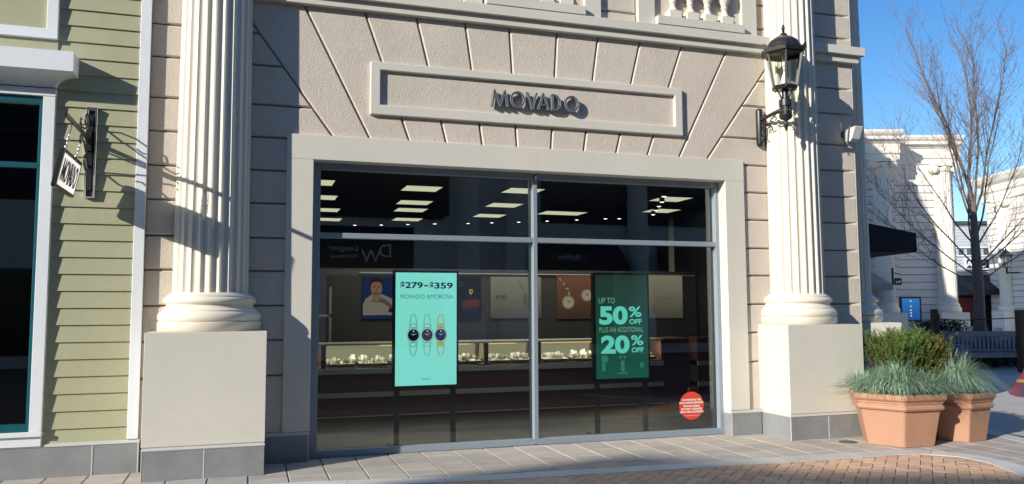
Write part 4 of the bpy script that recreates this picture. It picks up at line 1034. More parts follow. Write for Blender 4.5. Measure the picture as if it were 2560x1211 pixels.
def yew():
    rg = random.Random(9); o = empty('evergreen_shrub', (7.66, 8.12, .56), 'clipped boxy dark green yew shrub rising from the larger planter', 'shrub')
    q = MB(); tn = []; tw = MB(); bxc = Vector((7.80, 8.17, 0))
    for s in range(950):
        # sprigs fill a boxy crown
        ex = rg.uniform(-1, 1); ey = rg.uniform(-1, 1)
        top = rg.random()
        x_ = bxc.x+ex*.35; y_ = bxc.y+ey*.34; zt_ = (1.21+.06*math.sin(ex*5+1)+rg.uniform(-.10, .08)) if top > .3 else rg.uniform(.80, 1.16)
        if rg.random() < .05: zt_ += rg.uniform(.03, .10)
        p0 = Vector((bxc.x+ex*.32, bxc.y+ey*.28, zt_-.27)); p1 = Vector((x_, y_, zt_)); 
        lean = Vector((ex*.05+rg.uniform(-.04, .04), ey*.05+rg.uniform(-.04, .04), 0)); p1 += lean
        tw.tube([p0, p1], [.004, .0015], 4, smooth=False)
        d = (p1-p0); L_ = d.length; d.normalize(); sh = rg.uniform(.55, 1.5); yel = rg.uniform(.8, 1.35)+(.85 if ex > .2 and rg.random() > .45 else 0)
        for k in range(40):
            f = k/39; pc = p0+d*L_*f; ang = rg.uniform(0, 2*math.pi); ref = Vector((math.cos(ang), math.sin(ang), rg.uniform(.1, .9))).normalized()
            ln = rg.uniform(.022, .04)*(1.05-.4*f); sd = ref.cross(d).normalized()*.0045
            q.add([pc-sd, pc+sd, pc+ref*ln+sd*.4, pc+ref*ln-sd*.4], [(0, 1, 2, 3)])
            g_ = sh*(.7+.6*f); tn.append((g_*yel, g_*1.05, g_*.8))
        # side shoots
        for b_ in range(3):
            f = rg.uniform(.3, .95); pb = p0+d*L_*f; ang = rg.uniform(0, 2*math.pi); dd = Vector((math.cos(ang)*.7, math.sin(ang)*.7, .75)).normalized(); l2 = rg.uniform(.05, .11)
            for k in range(14):
                pc = pb+dd*l2*(k/13); an2 = rg.uniform(0, 2*math.pi); ref = Vector((math.cos(an2), math.sin(an2), rg.uniform(0, .8))).normalized(); ln = rg.uniform(.016, .03); sd = ref.cross(dd).normalized()*.003
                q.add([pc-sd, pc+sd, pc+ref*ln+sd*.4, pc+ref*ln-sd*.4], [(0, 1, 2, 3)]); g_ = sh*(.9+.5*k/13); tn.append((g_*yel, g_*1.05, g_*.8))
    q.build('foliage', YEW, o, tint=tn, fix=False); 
    tw.tube([(7.66, 8.12, .55), (7.70, 8.13, .95)], [.02, .012], 8); tw.build('stems', mat('bark_brown', (.09, .06, .04), .9), o)
yew()

# ------------------------------------------------------------------ background
fh = Vector((fw.x, fw.y, 0)).normalized(); rh = Vector((rt.x, rt.y, 0)).normalized()
LM = Matrix(((rh.x, fh.x, 0, 0), (rh.y, fh.y, 0, 0), (0, 0, 1, 0), (0, 0, 0, 1)))     # (across, away, up) -> world
def P(u, d, z=0): return fh*d+rh*u+Vector((0, 0, z))
# the next facade, turning away beyond the corner
uu = Vector((.22495, .97437, 0)); nn = Vector((.97437, -.22495, 0)); A0_ = Vector((7.915, 9.03, 0))
def Q(t, n, z=0): return A0_+uu*t+nn*n+Vector((0, 0, z))
nb = empty('corner_building', Q(8, 0), 'cream facade running away past the corner with a black awning', 'building')
q = MB()
HP = [(0, 9.4), (5.0, 9.4), (5.01, 7.4), (8.0, 7.6), (8.27, 9.0), (8.7, 11.8), (9.4, 13.2), (10.65, 13.9), (14.0, 14.0)]  # unseen parapet line, shaped so its shadow slants across the far facade
def hpar(t): return dict(HP)[t]
ts = [h_[0] for h_ in HP]
for k in range(len(ts)-1):
    a_, b_ = ts[k], ts[k+1]
    vs = [Q(a_, 0, 0), Q(b_, 0, 0), Q(b_, 0, hpar(b_)), Q(a_, 0, hpar(a_)), Q(a_, -.2, 0), Q(b_, -.2, 0), Q(b_, -.2, hpar(b_)), Q(a_, -.2, hpar(a_))]
    q.add(vs, [(0, 1, 2, 3), (4, 7, 6, 5), (3, 2, 6, 7), (0, 3, 7, 4), (1, 5, 6, 2)], STUC)
q.build('wall', STUC, nb)
q = MB(); M_ = Matrix(((uu.x, -nn.x, 0, A0_.x), (uu.y, -nn.y, 0, A0_.y), (0, 0, 1, 0), (0, 0, 0, 1)))
q.box(.12, 14, -.11, .02, 5.06, 5.172, TRIM, M_); q.box(.12, 14, -.06, .02, 4.96, 5.055, TRIM, M_); q.box(.02, 14, -.05, .02, 0, ZP, GRAN, M_); q.build('cornice', TRIM, nb)
cc = Q(.75, .15); column(nb, cc.x, cc.y, R(77), pfront=-.53)
cc = Q(8.0, .03); column(nb, cc.x, cc.y, R(77), pfront=-.606)
BLK = mat('awning_black', (.012, .013, .018), .8)
aw = MB(); t0, t1 = 1.49, 4.6; pr = [(0, 2.46), (1.75, 2.46), (1.75, 2.76), (0, 3.10)]
vs = [Q(t0, a_, z_) for a_, z_ in pr]+[Q(t1, a_, z_) for a_, z_ in pr]
aw.add(vs, [(0, 1, 2, 3), (7, 6, 5, 4), (1, 5, 6, 2), (2, 6, 7, 3), (0, 4, 5, 1)], BLK); o = aw.build('shop_awning', BLK); tag(o, 'black fabric box awning sticking out past the right column of the shop front', 'awning')

# far building with ionic columns
FST = mat('far_stucco', (.76, .72, .67), .85, var=.03); FTR = mat('far_trim', (.80, .76, .67), .6); FLN = mat('far_joint', (.20, .18, .17), .9)
ion = empty('ionic_building', P(16, 33), 'far cream building with ionic columns and a deep cornice, half in shadow, behind the tree', 'building')
q = MB()
q.box(12.0, 18.08, 33.0, 37, 0, 8.0, FST, LM); q.box(9.0, 15.15, 31.9, 33.0, 0, 8.0, FST, LM); q.build('wall', FST, ion)
q = MB()
for k in range(19):
    z_ = 6.58-.305*k
    if z_ > .4: q.box(15.16, 18.085, 32.985, 33.01, z_-.012, z_+.012, FLN, LM); q.box(9, 15.155, 31.885, 31.91, z_-.012, z_+.012, FLN, LM)
q.build('wall_joints', FLN, ion)
q = MB(); prof = [(0, 7.45), (-.06, 7.45), (-.06, 7.66), (-.14, 7.70), (-.14, 7.80), (-.10, 7.82), (-.10, 8.08), (-.17, 8.12), (-.20, 8.20), (-.34, 8.23), (-.34, 8.34), (-.42, 8.42), (-.46, 8.50), (-.46, 8.58), (.3, 8.58)]
q.prism([(33.0+a_, z_) for a_, z_ in prof], 15.0, 18.40, 'x', FTR, LM)
q.prism([(31.9+a_, z_) for a_, z_ in prof], 9, 15.40, 'x', FTR, LM)
q.box(18.08, 18.40, 33.3, 37, 8.2, 8.58, FTR, LM); q.build('cornice', FTR, ion)
def far_column(par, u, d, th, zt_, facing):
    c0 = P(u, d); M = Matrix.Translation(c0) @ Matrix.Rotation(th, 4, 'Z')
    q = MB(); q.box(-.56, .56, -.58, .1, 0, 1.39, FTR, M); q.build('pedestal', FTR, par)
    q = MB(); prof = [(.50, 1.39), (.50, 1.48), (.505, 1.53), (.47, 1.60), (.43, 1.65), (.455, 1.70), (.38, 1.78)]
    q.lathe(prof, 32, 0, 0, FTR, M); q.build('column_base', FTR, par)
    q = MB(); vs = []; n = 96
    for z_, r_ in ((1.78, .37), (zt_, .325)):
        for i in range(n): rr_ = r_-(.035 if i % 4 in (1, 2) else 0); t = 2*math.pi*i/n; vs.append(M @ Vector((rr_*math.cos(t), rr_*math.sin(t), z_)))
    q.add(vs, [(i, (i+1) % n, n+(i+1) % n, n+i) for i in range(n)], FTR); q.build('column_shaft', FTR, par)
    q = MB(); q.lathe([(.33, zt_), (.37, zt_+.04), (.33, zt_+.07), (.40, zt_+.2)], 24, 0, 0, FTR, M); q.box(-.46, .46, -.42, .3, zt_+.22, zt_+.34, FTR, M)
    for s in (-1, 1):
        VM = M @ Matrix.Translation((s*.40, -.40, zt_+.10)) @ Matrix.Rotation(R(90), 4, 'X')
        for r_, h_ in ((.15, .05), (.105, .085), (.05, .115)): q.lathe([(r_, -.7), (r_, -.10+h_), (r_-.02, -.085+h_)], 20, 0, 0, FTR, VM)
    q.build('capital', FTR, par)
far_column(ion, 17.62, 32.97, R(-18.06), 7.10, 0); far_column(ion, 14.62, 31.87, R(-18.06), 7.10, 0)
q = MB(); q.bbox(15.65, 16.50, 32.86, 32.98, 1.02, 2.03, .01, DARKM, LM); fp = q.build('poster_case', DARKM); tag(fp, 'black framed blue lit poster on the far cream wall', 'poster case')
BLU = grad_mat('poster_sky_blue', (.008, .05, .22), (.02, .14, .38), 1.1, 1.95, .9)
q = MB(); q.add([LM @ Vector(v) for v in ((15.72, 32.855, 1.09), (16.43, 32.855, 1.09), (16.43, 32.855, 1.96), (15.72, 32.855, 1.96))], [(0, 1, 2, 3)], BLU); f2 = q.build('lit_poster', BLU, fp, fix=False)
q = MB(); PWH = emis('poster_mark', (.35, .5, .6), .9)
for k, z_ in enumerate((1.86, 1.64, 1.49, 1.37, 1.26)): q.add([LM @ Vector((16.07+(.035 if k else .05)*math.cos(i*math.pi/5), 32.85, z_+(.035 if k else .03)*math.sin(i*math.pi/5))) for i in range(10)], [list(range(10))], PWH)
q.build('marks', PWH, f2, fix=False)
fh_s = empty('hanging_sign', P(15.0, 30.5, 2.6), 'small black square sign with a white mark in front of the far cream building', 'sign')
q = MB(); q.box(14.27, 14.33, 30.5, 30.56, 2.43, 3.08, DARKM, LM); q.tube([P(14.3, 30.53, 2.9), P(14.55, 30.53, 2.86), P(14.62, 30.53, 2.80)], .012, 5, DARKM); q.build('bracket', DARKM, fh_s)
q = MB(); q.box(14.36, 14.62, 30.5, 30.54, 2.44, 2.70, DARKM, LM); bb = q.build('board', DARKM, fh_s)
q = MB(); q.add([LM @ Vector((14.36+a_*.26, 30.495, 2.44+b_*.26)) for a_, b_ in ((.18, .30), (.82, .30), (.82, .68), (.70, .72), (.60, .50), (.30, .52), (.18, .62))], [list(range(7))], mat('sign_mark', (.7, .7, .72), .5)); q.build('mark', None, bb)
TAU = mat('awning_taupe', (.30, .27, .255), .85)
q = MB(); q.add([LM @ Vector(v) for v in ((12.0, 30.2, 2.24), (14.15, 30.2, 2.24), (14.15, 30.2, 2.46), (12.0, 30.2, 2.60), (12.0, 31.88, 2.24), (14.15, 31.88, 2.24), (14.15, 31.88, 2.95), (12.0, 31.88, 3.05))], [(0, 1, 2, 3), (0, 4, 5, 1), (3, 2, 6, 7), (1, 5, 6, 2), (0, 3, 7, 4)], TAU); tag(q.build('shop_awning', TAU), 'low taupe fabric awning on the far building, just right of the near column base', 'awning')

# grey building with sign
GSD = mat('grey_blue_siding', (.44, .49, .55), .7, var=.03)
gb = empty('grey_building', P(26, 45), 'pale blue grey clapboard building with a dark awning, far behind the tree', 'building')
q = MB(); q.box(24.0, 30, 45, 50, 0, 6.2, GSD, LM); q.box(23.8, 30.2, 44.8, 50.2, 6.2, 6.36, mat('dark_roof', (.06, .06, .065), .8), LM)
for k in range(16): q.box(24, 30, 44.985, 45.0, 3.5+k*.17, 3.512+k*.17, FLN, LM)
q.build('wall', GSD, gb)
q = MB(); q.box(24.6, 27.4, 44.9, 45.0, 4.86, 4.92, WHTR, LM); q.box(24.6, 27.4, 44.95, 45.0, 4.42, 4.48, WHTR, LM); q.build('trim_bands', WHTR, gb)
q = MB()
for k in range(6): q.box(24.8+k*.46, 25.05+k*.46, 44.96, 45.0, 4.5, 4.84, mat('window_blue', (.06, .09, .12), .2), LM)
q.build('windows', None, gb)
q = MB(); q.box(24.2, 29, 44.97, 45.01, 0, 2.4, INTD, LM); q.box(24.6, 25.45, 44.94, 44.98, .9, 2.1, mat('red_panel', (.22, .035, .03), .6), LM); q.box(26.75, 27.25, 44.94, 44.98, 1.55, 2.0, mat('yellow_panel', (.35, .30, .08), .6), LM); q.build('shopfront', INTD, gb)
q = MB(); fs_ = frame_ring
q.box(25.05, 26.80, 44.86, 44.96, 3.66, 4.30, WHTR, LM); al = q.build('shop_sign', WHTR); tag(al, 'black ALDO sign board in a white frame on the grey building behind the tree', 'sign')
q = MB(); q.box(25.13, 26.72, 44.84, 44.862, 3.74, 4.22, mat('sign_board_grey', (.05, .05, .055), .6), LM); sb = q.build('board', None, al)
q = MB(); put_text(q, 'ALDO', .44, 25.93, 3.82, 44.83, WHTR, .004, .006, 'CENTER', 1.25, M=LM, space=1.2); q.build('lettering', WHTR, sb)
q = MB(); q.add([LM @ Vector(v) for v in ((24.3, 43.4, 2.25), (28.2, 43.4, 2.25), (28.2, 43.4, 2.55), (24.3, 43.4, 2.55), (24.3, 44.98, 2.25), (28.2, 44.98, 2.25), (28.2, 44.98, 3.35), (24.3, 44.98, 3.35))], [(0, 1, 2, 3), (3, 2, 6, 7), (0, 3, 7, 4), (1, 5, 6, 2), (0, 4, 5, 1)], mat('awning_charcoal', (.03, .032, .045), .8)); tag(q.build('shop_awning', None), 'charcoal awning over the shop front of the grey building', 'awning')

# right hand building, seen along its side
rb = empty('right_building', P(27, 40), 'cream building with a tall cornice at the right edge of the picture', 'building')
q = MB(); q.box(26.0, 32, 24, 44.2, 0, 7.9, FST, LM); q.build('wall', FST, rb)
q = MB(); q.prism([(26.0, 7.3), (25.9, 7.3), (25.9, 7.7), (25.8, 7.8), (25.8, 8.1), (25.6, 8.25), (25.45, 8.5), (25.45, 8.6), (26.3, 8.6)], 24, 44.6, 'y', FTR, LM); q.build('cornice', FTR, rb)
q = MB()
for k in range(20): q.box(25.985, 26.0, 30, 44.2, .9+.305*k-.012, .9+.305*k+.012, FLN, LM)
q.build('wall_joints', FLN, rb)
far_column(rb, 25.95, 42.6, R(-18.06-90), 6.9, 0)
fl = empty('wall_lantern', P(25.4, 41.2, 3.6), 'far black lantern on the cream building at the right edge', 'wall lamp')
LMP = Matrix.Translation(P(25.35, 41.6, 0))
q = MB(); q.lathe([(.0, 3.55), (.03, 3.6), (.16, 3.62), (.17, 3.64)], 6, 0, 0, DARKM, LMP, smooth=False); q.lathe([(.30, 4.18), (.31, 4.24), (.22, 4.36), (.05, 4.50), (.02, 4.62), (0, 4.66)], 12, 0, 0, DARKM, LMP); q.tube([P(25.35, 41.6, 3.3), P(25.35, 41.6, 3.6)], .05, 8, DARKM); q.tube([P(25.35, 41.6, 3.35), P(25.98, 41.6, 3.35)], .04, 6, DARKM)
for k in range(6): t = k*math.pi/3; q.tube([LMP @ Vector((.16*math.cos(t), .16*math.sin(t), 3.63)), LMP @ Vector((.27*math.cos(t), .27*math.sin(t), 4.2))], .018, 4, DARKM)
q.build('cage', DARKM, fl); q = MB(); q.lathe([(.14, 3.64), (.25, 4.19)], 6, 0, 0, GLCL, LMP, smooth=False); q.build('glazing', GLCL, fl)

# low bed, hedge and grass under the tree
HEDG = mat('hedge_dark', (.02, .035, .015), .8, attr=True)
def leafmass(name, c0, sx, sy, z0, z1, n, sz, m, seed, label, cat):
    rg = random.Random(seed); q = MB(); tn = []
    for _ in range(n):
        a_, b_, c_ = rg.uniform(-1, 1), rg.uniform(-1, 1), rg.random()
        p = P(c0[0]+a_*sx, c0[1]+b_*sy, z0+(z1-z0)*c_*(1-.15*rg.random())); d1 = Vector((rg.gauss(0, 1), rg.gauss(0, 1), rg.gauss(0, 1))).normalized()*sz; d2 = d1.cross(Vector((rg.gauss(0, 1), rg.gauss(0, 1), rg.gauss(0, 1)))).normalized()*sz*.5
        q.add([p-d1, p+d2, p+d1, p-d2], [(0, 1, 2, 3)]); v = rg.uniform(.5, 1.5); tn.append((v, v, v))
    o = q.build(name, m, tint=tn, fix=False); tag(o, label, cat); return o
leafmass('low_hedge', (12.3, 21.75), 1.5, .22, .02, .74, 5500, .04, HEDG, 21, 'low dark hedge behind and under the grey bench', 'hedge')
leafmass('shrub', (12.9, 24.6), .6, .4, .3, 1.25, 2000, .05, HEDG, 22, 'dark rounded shrub left of the tree trunk', 'shrub')
leafmass('ornamental_grass', (13.9, 23.2), 1.0, .3, .4, .85, 2500, .06, mat('grass_dark', (.05, .085, .04), .8, attr=True), 23, 'low green grass in the bed around the tree trunk', 'ornamental grass')
q = MB(); q.box(10.9, 15.5, 22.5, 25.4, 0, .38, GRAN, LM); tag(q.build('planter_wall', FST), 'low grey stone bed wall around the tree behind the benches', 'low wall')

# benches
BNW = mat('weathered_teak', (.27, .265, .29), .8, var=.12, vscale=8)
def bench(u, d, w_, label, faceaway=False, z0=0, name='park_bench'):
    o = empty(name, P(u, d, z0), label, 'bench', 'slatted benches around the tree bed'); s = -1 if not faceaway else 1
    def bx(a0, a1, b0, b1, c0, c1, nm):
        q = MB(); bb = sorted((s*b0, s*b1)); q.box(u+a0, u+a1, d+bb[0], d+bb[1], z0+c0, z0+c1, BNW, LM); return q.build(nm, BNW, o)
    h = w_/2
    for sx in (-1, 1):
        for y0, y1, zz in ((-.04, .03, .90), (.46, .53, .62)): bx(sx*h-.04 if sx < 0 else h-.04, sx*h+.04 if sx < 0 else h+.04, y0, y1, 0, zz, 'leg')
        bx(sx*h-.04 if sx < 0 else h-.04, sx*h+.04 if sx < 0 else h+.04, -.02, .56, .62, .655, 'armrest')
    bx(-h, h, -.035, .03, .86, .93, 'top_rail'); bx(-h, h, -.03, .02, .46, .52, 'lower_rail')
    q = MB(); n = int(w_/.105)
    for k in range(n):
        x = -h+.06+k*(w_-.12)/(n-1); bb = sorted((s*-.015, s*.01)); q.box(u+x-.030, u+x+.030, d+bb[0], d+bb[1], z0+.52, z0+.86, BNW, LM)
    q.build('backrest', BNW, o)
    q = MB()
    for k in range(6): bb = sorted((s*(.05+k*.08), s*(.115+k*.08))); q.box(u-h, u+h, d+bb[0], d+bb[1], z0+.42, z0+.445, BNW, LM)
    bb = sorted((s*.50, s*.53)); q.box(u-h, u+h, d+bb[0], d+bb[1], z0+.34, z0+.42, BNW, LM); q.build('seat', BNW, o)
    return o
bench(12.22, 21.0, 1.86, 'grey weathered slatted bench in shade, nearest, facing the viewer')
bench(13.1, 22.8, 2.1, 'second grey bench partly hidden behind the nearest one', True)
bench(15.85, 32.2, 1.7, 'pale blue grey bench against the far wall below the blue poster')
# posts and cable
PST = mat('brown_post', (.085, .05, .03), .85, var=.15, vscale=10)
posts = [(13.45, 26.0, .085, 1.54, 'slim brown timber post, leftmost of the cable posts'), (11.35, 21.9, .085, 1.44, 'brown timber post just right of the leftmost one'), (12.55, 20.1, .11, 1.53, 'thick brown timber post at the right edge of the picture')]
for u_, d_, h_, z_, lb in posts:
    q = MB(); q.bbox(u_-h_, u_+h_, d_-h_, d_+h_, 0, z_, .008, PST, LM); tag(q.build('timber_post', PST), lb, 'post', 'timber posts with cable')
q = MB(); q.tube([P(13.4, 25.9, 1.38), P(11.35, 21.8, 1.29), P(11.8, 21.3, 1.26), P(12.55, 20.0, 1.34), P(13.0, 19.8, 1.34)], .014, 6, DARKM); tag(q.build('post_cable', DARKM), 'thin black cable strung between the brown posts', 'cable')
# white chairs
CHW = mat('chair_white', (.62, .61, .60), .5)
def chair(u, d, rot, label, m, w_=.6, cat='chair', grp='pale outdoor seats beyond the tree'):
    base = P(u, d); M = Matrix.Translation(base) @ Matrix.Rotation(rot, 4, 'Z'); o = empty('garden_chair', base, label, cat, grp); h = w_/2
    for x in (-h, h):
        for y in (-.25, .25):
            q = MB(); q.box(x-.025, x+.025, y-.025, y+.025, 0, .62 if y < 0 else .9, m, M); q.build('leg', m, o)
        q = MB(); q.box(x-.05, x+.05, -.32, .28, .62, .65, m, M); q.build('armrest', m, o)
    q = MB(); q.box(-h, h, -.27, .27, .40, .44, m, M); q.build('seat', m, o)
    q = MB(); q.box(-h, h, .235, .27, .85, .92, m, M)
    for k in range(int(w_/.1)): x = -h+.07+k*.1; q.box(x-.03, x+.03, .24, .262, .44, .85, m, M)
    q.build('backrest', m, o)
chair(16.35, 27.0, R(60), 'white slatted armchair right of the trunk, catching the sun', CHW)
chair(14.75, 28.0, R(20), 'white armchair just right of the tree trunk, in shade', CHW)
chair(16.1, 28.6, R(-18), 'wide taupe settee between the two white chairs', mat('settee_taupe', (.34, .30, .28), .8), 1.3, 'settee')

# bare street tree
BARK = mat('bark_grey', (.15, .12, .105), .9, var=.2, vscale=12, bump=.006, bscale=25)
TWIG = mat('twig_brown', (.19, .135, .115), .8)
tree = empty('bare_tree', P(13.75, 24.0), 'tall bare street tree with fine upright twigs against the blue sky', 'tree')
rt_ = random.Random(17); trunk = MB(); limbs = MB(); twigs = MB(); buds = MB()
def grow(p, d, L_, r_, lvl, mb, upb):
    n = max(3, int(L_/.35)); pts = [p.copy()]; rs = [r_]; cur = d.copy()
    kids = []
    for k in range(1, n+1):
        cur = (cur+Vector((rt_.gauss(0, .055), rt_.gauss(0, .055), upb+rt_.gauss(0, .03)))).normalized(); p = p+cur*(L_/n); pts.append(p.copy()); rs.append(r_*(1-.72*k/n)); kids.append((p.copy(), cur.copy(), rs[-1], k/n))
    mb.tube(pts, rs, 8 if lvl < 2 else (5 if lvl < 3 else 3), smooth=lvl < 3)
    return kids
T0 = P(13.75, 24.0, .3)
tp = [T0, T0+Vector((.0, 0, 1.0)), T0+Vector((.02, .0, 2.0)), T0+Vector((-.03, 0, 3.2)), T0+Vector((-.02, 0, 4.4))]
trunk.tube([T0-Vector((0, 0, .3))]+tp, [.24, .185, .16, .14, .12, .07], 16); trunk.build('trunk', BARK, tree)
def wdir(lat, dep, upz): return (rh*lat+fh*dep+Vector((0, 0, upz))).normalized()
main = []
# low sweeping limbs, then the steep leaders
spec = [(1.95, -1.0, -.25, .42, 3.8, .040), (2.2, -.95, .2, .62, 3.8, .040), (2.5, -.8, .3, .85, 4.0, .042), (2.0, .9, .1, .5, 3.2, .040), (2.5, .75, -.35, .8, 3.4, .045), (2.9, -.62, -.4, 1.0, 4.4, .048),
        (3.3, .60, .2, 1.2, 4.4, .055), (3.6, -.45, .1, 1.3, 4.8, .055), (4.2, -.16, -.05, 1.7, 6.0, .085), (4.3, .10, .15, 1.7, 5.2, .07), (4.0, .36, -.1, 1.5, 4.9, .062), (3.9, -.30, .3, 1.5, 5.0, .055), (3.0, .85, .4, 1.1, 4.0, .048), (3.1, -.75, .5, .95, 4.2, .045), (3.7, -.5, -.3, 1.2, 4.8, .05), (2.4, 1.0, .0, .8, 3.6, .042), (4.3, .04, -.35, 1.7, 5.2, .06)]
for (zz, la, de, uz, L_, r_) in spec:
    ks = grow(T0+Vector((0, 0, min(zz, 4.15))), wdir(la, de, uz), L_, r_*.58, 1, limbs, .03)
    for (p, d, rr_, f) in ks:
        if f < .22: continue
        for _ in range(2):
            if rt_.random() < .15: continue
            sd = (d+Vector((rt_.gauss(0, .42), rt_.gauss(0, .42), rt_.uniform(.0, .35)))).normalized(); l2 = (1.0-f*.45)*rt_.uniform(.7, 1.9)
            k2 = grow(p, sd, l2, max(.0065, rr_*.42), 2, limbs, .04)
            for (p3, d3, r3, f3) in k2:
                if rt_.random() < .25: continue
                s3 = (d3+Vector((rt_.gauss(0, .45), rt_.gauss(0, .45), rt_.uniform(0, .4)))).normalized(); k3 = grow(p3, s3, rt_.uniform(.4, 1.05), .0048, 3, twigs, .03)
                for (p4, d4, r4, f4) in k3:
                    for _q in range(2):
                        s4 = (d4+Vector((rt_.gauss(0, .6), rt_.gauss(0, .6), rt_.uniform(0, .4)))).normalized(); e = p4+s4*rt_.uniform(.1, .34); twigs.tube([p4, e], [.0042, .0022], 3, smooth=False)
                        if rt_.random() < .5: 
                            b_ = .013; twigs.add([e+Vector((b_, 0, 0)), e+Vector((0, b_, 0)), e+Vector((-b_, 0, .0)), e+Vector((0, 0, 2*b_))], [(0, 1, 3), (1, 2, 3), (2, 0, 3)])
limbs.build('limbs', BARK, tree, fix=False); twigs.build('twigs', TWIG, tree, fix=False)

# person at the right edge in a plaid wrap (only the swinging hem is in view)
def plaid():
    m = bpy.data.materials.new('plaid_wool'); m.use_nodes = True; t = m.node_tree; N = t.nodes; L = t.links; p = N['Principled BSDF']; p.inputs['Roughness'].default_value = .95
    tc = N.new('ShaderNodeTexCoord'); sx = N.new('ShaderNodeSeparateXYZ'); L.new(tc.outputs['Object'], sx.inputs[0]); cur = None
    def stripe(out, freq, lo, col, prev):
        a_ = N.new('ShaderNodeMath'); a_.operation = 'MULTIPLY'; a_.inputs[1].default_value = freq; L.new(out, a_.inputs[0])
        f_ = N.new('ShaderNodeMath'); f_.operation = 'FRACT'; L.new(a_.outputs[0], f_.inputs[0])
        g_ = N.new('ShaderNodeMath'); g_.operation = 'GREATER_THAN'; g_.inputs[1].default_value = lo; L.new(f_.outputs[0], g_.inputs[0])
        h_ = N.new('ShaderNodeMath'); h_.operation = 'MULTIPLY'; h_.inputs[1].default_value = .65; L.new(g_.outputs[0], h_.inputs[0])
        mx = N.new('ShaderNodeMix'); mx.data_type = 'RGBA'; L.new(h_.outputs[0], mx.inputs[0]); mx.inputs[7].default_value = (*col, 1)
        if prev is None: mx.inputs[6].default_value = (.17, .02, .03, 1)
        else: L.new(prev, mx.inputs[6])
        return mx.outputs[2]
    cur = stripe(sx.outputs['Z'], 7, .5, (.03, .04, .10), None); cur = stripe(sx.outputs['X'], 6, .55, (.03, .03, .05), cur); cur = stripe(sx.outputs['Z'], 3.5, .86, (.34, .23, .05), cur)
    L.new(cur, p.inputs['Base Color']); return m
PLD = plaid()
per = P(7.72, 11.7); person = empty('person', per, 'person at the right edge, only the swinging hem of a red plaid wrap in view', 'person')
SKN = mat('skin', (.45, .25, .17), .55); DEN = mat('dark_trousers', (.03, .035, .05), .8)
def skin_body(chain, edges, radii, name, m, parent):
    me = bpy.data.meshes.new(name); me.from_pydata(chain, edges, []); o = bpy.data.objects.new(name, me); C.objects.link(o); md = o.modifiers.new('s', 'SKIN'); o.modifiers.new('d', 'SUBSURF').levels = 1
    for i, r_ in enumerate(radii): me.skin_vertices[0].data[i].radius = (r_, r_)
    me.skin_vertices[0].data[0].use_root = True; dg = bpy.context.evaluated_depsgraph_get(); m2 = bpy.data.meshes.new_from_object(o.evaluated_get(dg)); bpy.data.objects.remove(o)
    m2.materials.clear(); m2.materials.append(m); o = bpy.data.objects.new(name, m2); C.objects.link(o); m2.polygons.foreach_set('use_smooth', [True]*len(m2.polygons)); o.parent = parent; o.matrix_parent_inverse = parent_matrix(parent).inverted(); return o
bd_ = [(0, 0, .95), (0, 0, 1.2), (0, 0, 1.40), (0, 0, 1.50), (0, -.01, 1.60), (-.10, 0, .90), (-.11, -.12, .50), (-.11, .02, .10), (-.11, -.10, .06), (.10, 0, .90), (.11, .16, .50), (.11, .30, .12), (.11, .20, .05), (-.19, 0, 1.38), (-.26, -.05, 1.12), (-.27, -.20, .92), (.19, 0, 1.38), (.26, .06, 1.12), (.27, .16, .90)]
ed = [(0, 1), (1, 2), (2, 3), (3, 4), (0, 5), (5, 6), (6, 7), (7, 8), (0, 9), (9, 10), (10, 11), (11, 12), (2, 13), (13, 14), (14, 15), (2, 16), (16, 17), (17, 18)]
skin_body([tuple(per+rh*v[0]+fh*v[1]+Vector((0, 0, v[2]))) for v in bd_], ed, [.14, .125, .13, .055, .10, .09, .065, .045, .035, .09, .065, .045, .035, .06, .045, .032, .06, .045, .032], 'body', DEN, person)
q = MB(); q.lathe([(0, 1.50), (.06, 1.52), (.09, 1.60), (.10, 1.68), (.085, 1.75), (.04, 1.79), (0, 1.795)], 18, per.x, per.y, mat('hair_brown', (.05, .03, .02), .7)); q.build('hair', None, person)
q = MB(); vs = []; n = 28
for k, (z_, r_, fl_) in enumerate(((1.46, .09, 0), (1.40, .20, 0), (1.15, .25, .0), (.90, .29, .03), (.68, .32, .12), (.52, .34, .22), (.42, .34, .30))):
    for i in range(n):
        t = 2*math.pi*i/n; w1 = max(0, -math.cos(t))**3; rr_ = r_*(1+.06*math.sin(5*t+k)); zz = z_-.06*w1*(k/6)+.05*(k/6)*math.sin(3*t)
        v = per+rh*(rr_*math.cos(t)-fl_*w1)+fh*(rr_*.75*math.sin(t)); vs.append((v.x, v.y, zz))
fs = [(j*n+i, j*n+(i+1) % n, (j+1)*n+(i+1) % n, (j+1)*n+i) for j in range(6) for i in range(n)]
q.add(vs, fs, PLD, True); q.build('plaid_wrap', PLD, person)

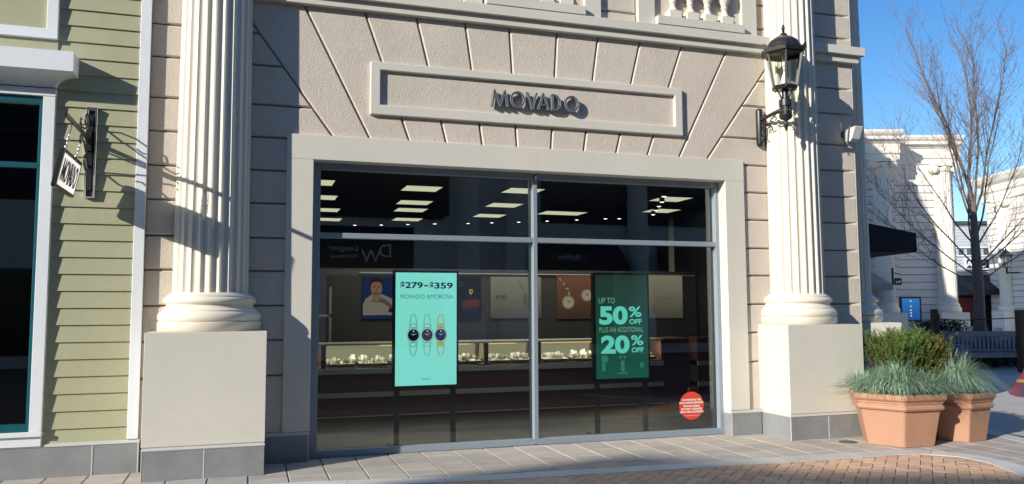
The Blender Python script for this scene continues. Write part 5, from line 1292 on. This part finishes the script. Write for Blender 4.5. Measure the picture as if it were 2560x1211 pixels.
# ------------------------------------------------------------------ the far side of the street (seen in the glass, and shading the bricks)
os_ = empty('opposite_building', (0, -8, 0), 'pale shop building across the street, seen only reflected in the glass', 'building')
OST = mat('opposite_stucco', (.74, .72, .70), .85, var=.05); q = MB()
roof = [(-60, 0), (45, 0), (45, 12.0), (-20.9, 12.04), (-24.3, 12.75), (-27.6, 13.80), (-28.4, 13.95), (-30.2, 13.45), (-30.4, 12.1), (-60, 12.0)]
q.prism(roof, -8.6, -8.0, 'y', OST)
q.build('wall', OST, os_)
q = MB()
for x0, x1, z1 in ((-3.0, 2.0, 2.7), (2.4, 6.2, 2.7), (9.6, 12.4, 3.0), (14.0, 18.0, 2.9), (19, 24, 2.9), (26, 32, 2.9), (-12, -4, 2.8)): q.box(x0, x1, -8.0, -7.97, .35, z1, mat('opposite_window', (.015, .017, .02), .15))
q.build('shop_windows', None, os_)
q = MB(); DKA = mat('opposite_dark', (.04, .04, .045), .8)
q.prism([(-8, 3.0), (-7.0, 2.9), (-7.0, 3.1), (-8, 3.9)], 9.4, 12.6, 'x', DKA); q.prism([(-8, 3.0), (-7.0, 2.9), (-7.0, 3.1), (-8, 3.9)], 14.2, 18.2, 'x', DKA); q.box(-3, 6.2, -8, -7.9, 4.6, 4.9, DKA); q.box(-60, 45, -8, -7.85, 6.6, 7.0, DKA)
q.box(1.9, 5.2, -8.0, -7.95, 2.9, 4.3, DKA); q.box(-14, 6.4, -8, -7.95, 4.75, 10, DKA); q.box(9.7, 30, -8, -7.95, 4.6, 10, DKA)  # two upper panels are added to darken the reflections in the shop glass
q.build('dark_bands', DKA, os_)
for cx_ in (7.0, 8.7, 13.3, 19.2):
    q = MB(); q.lathe([(.6, 0), (.6, 1.3), (.45, 1.5), (.40, 1.7), (.36, 6.4), (.5, 6.6)], 24, cx_, -7.75, mat('opposite_column', (.88, .86, .80), .6)); q.build('column', None, os_)
OWH = mat('opposite_letters', (.95, .95, .95), .5)
q = MB(); put_text(q, 'D', .62, 4.50, 3.30, -7.93, OWH, .01, .0, mirror=True); put_text(q, 'W', .62, 4.12, 3.12, -7.92, OWH, .01, .0, mirror=True); put_text(q, 'Designer', .26, 3.40, 3.50, -7.93, OWH, .01, .0, mirror=True); put_text(q, 'Wearhouse', .19, 3.40, 3.26, -7.93, OWH, .01, .0, mirror=True)
o = q.build('shop_sign', OWH); tag(o, 'white Designer Wearhouse lettering with large DW, reflected back to front in the glass', 'sign')
q = MB(); q.box(9.6, 11.0, -7.0, -6.95, 3.15, 3.55, DARKM); put_text(q, 'MaxMara', .22, 10.75, 3.27, -6.94, OWH, .006, .0, mirror=True); o = q.build('shop_sign', None); tag(o, 'black MaxMara fascia sign reflected back to front right of the mullion', 'sign')
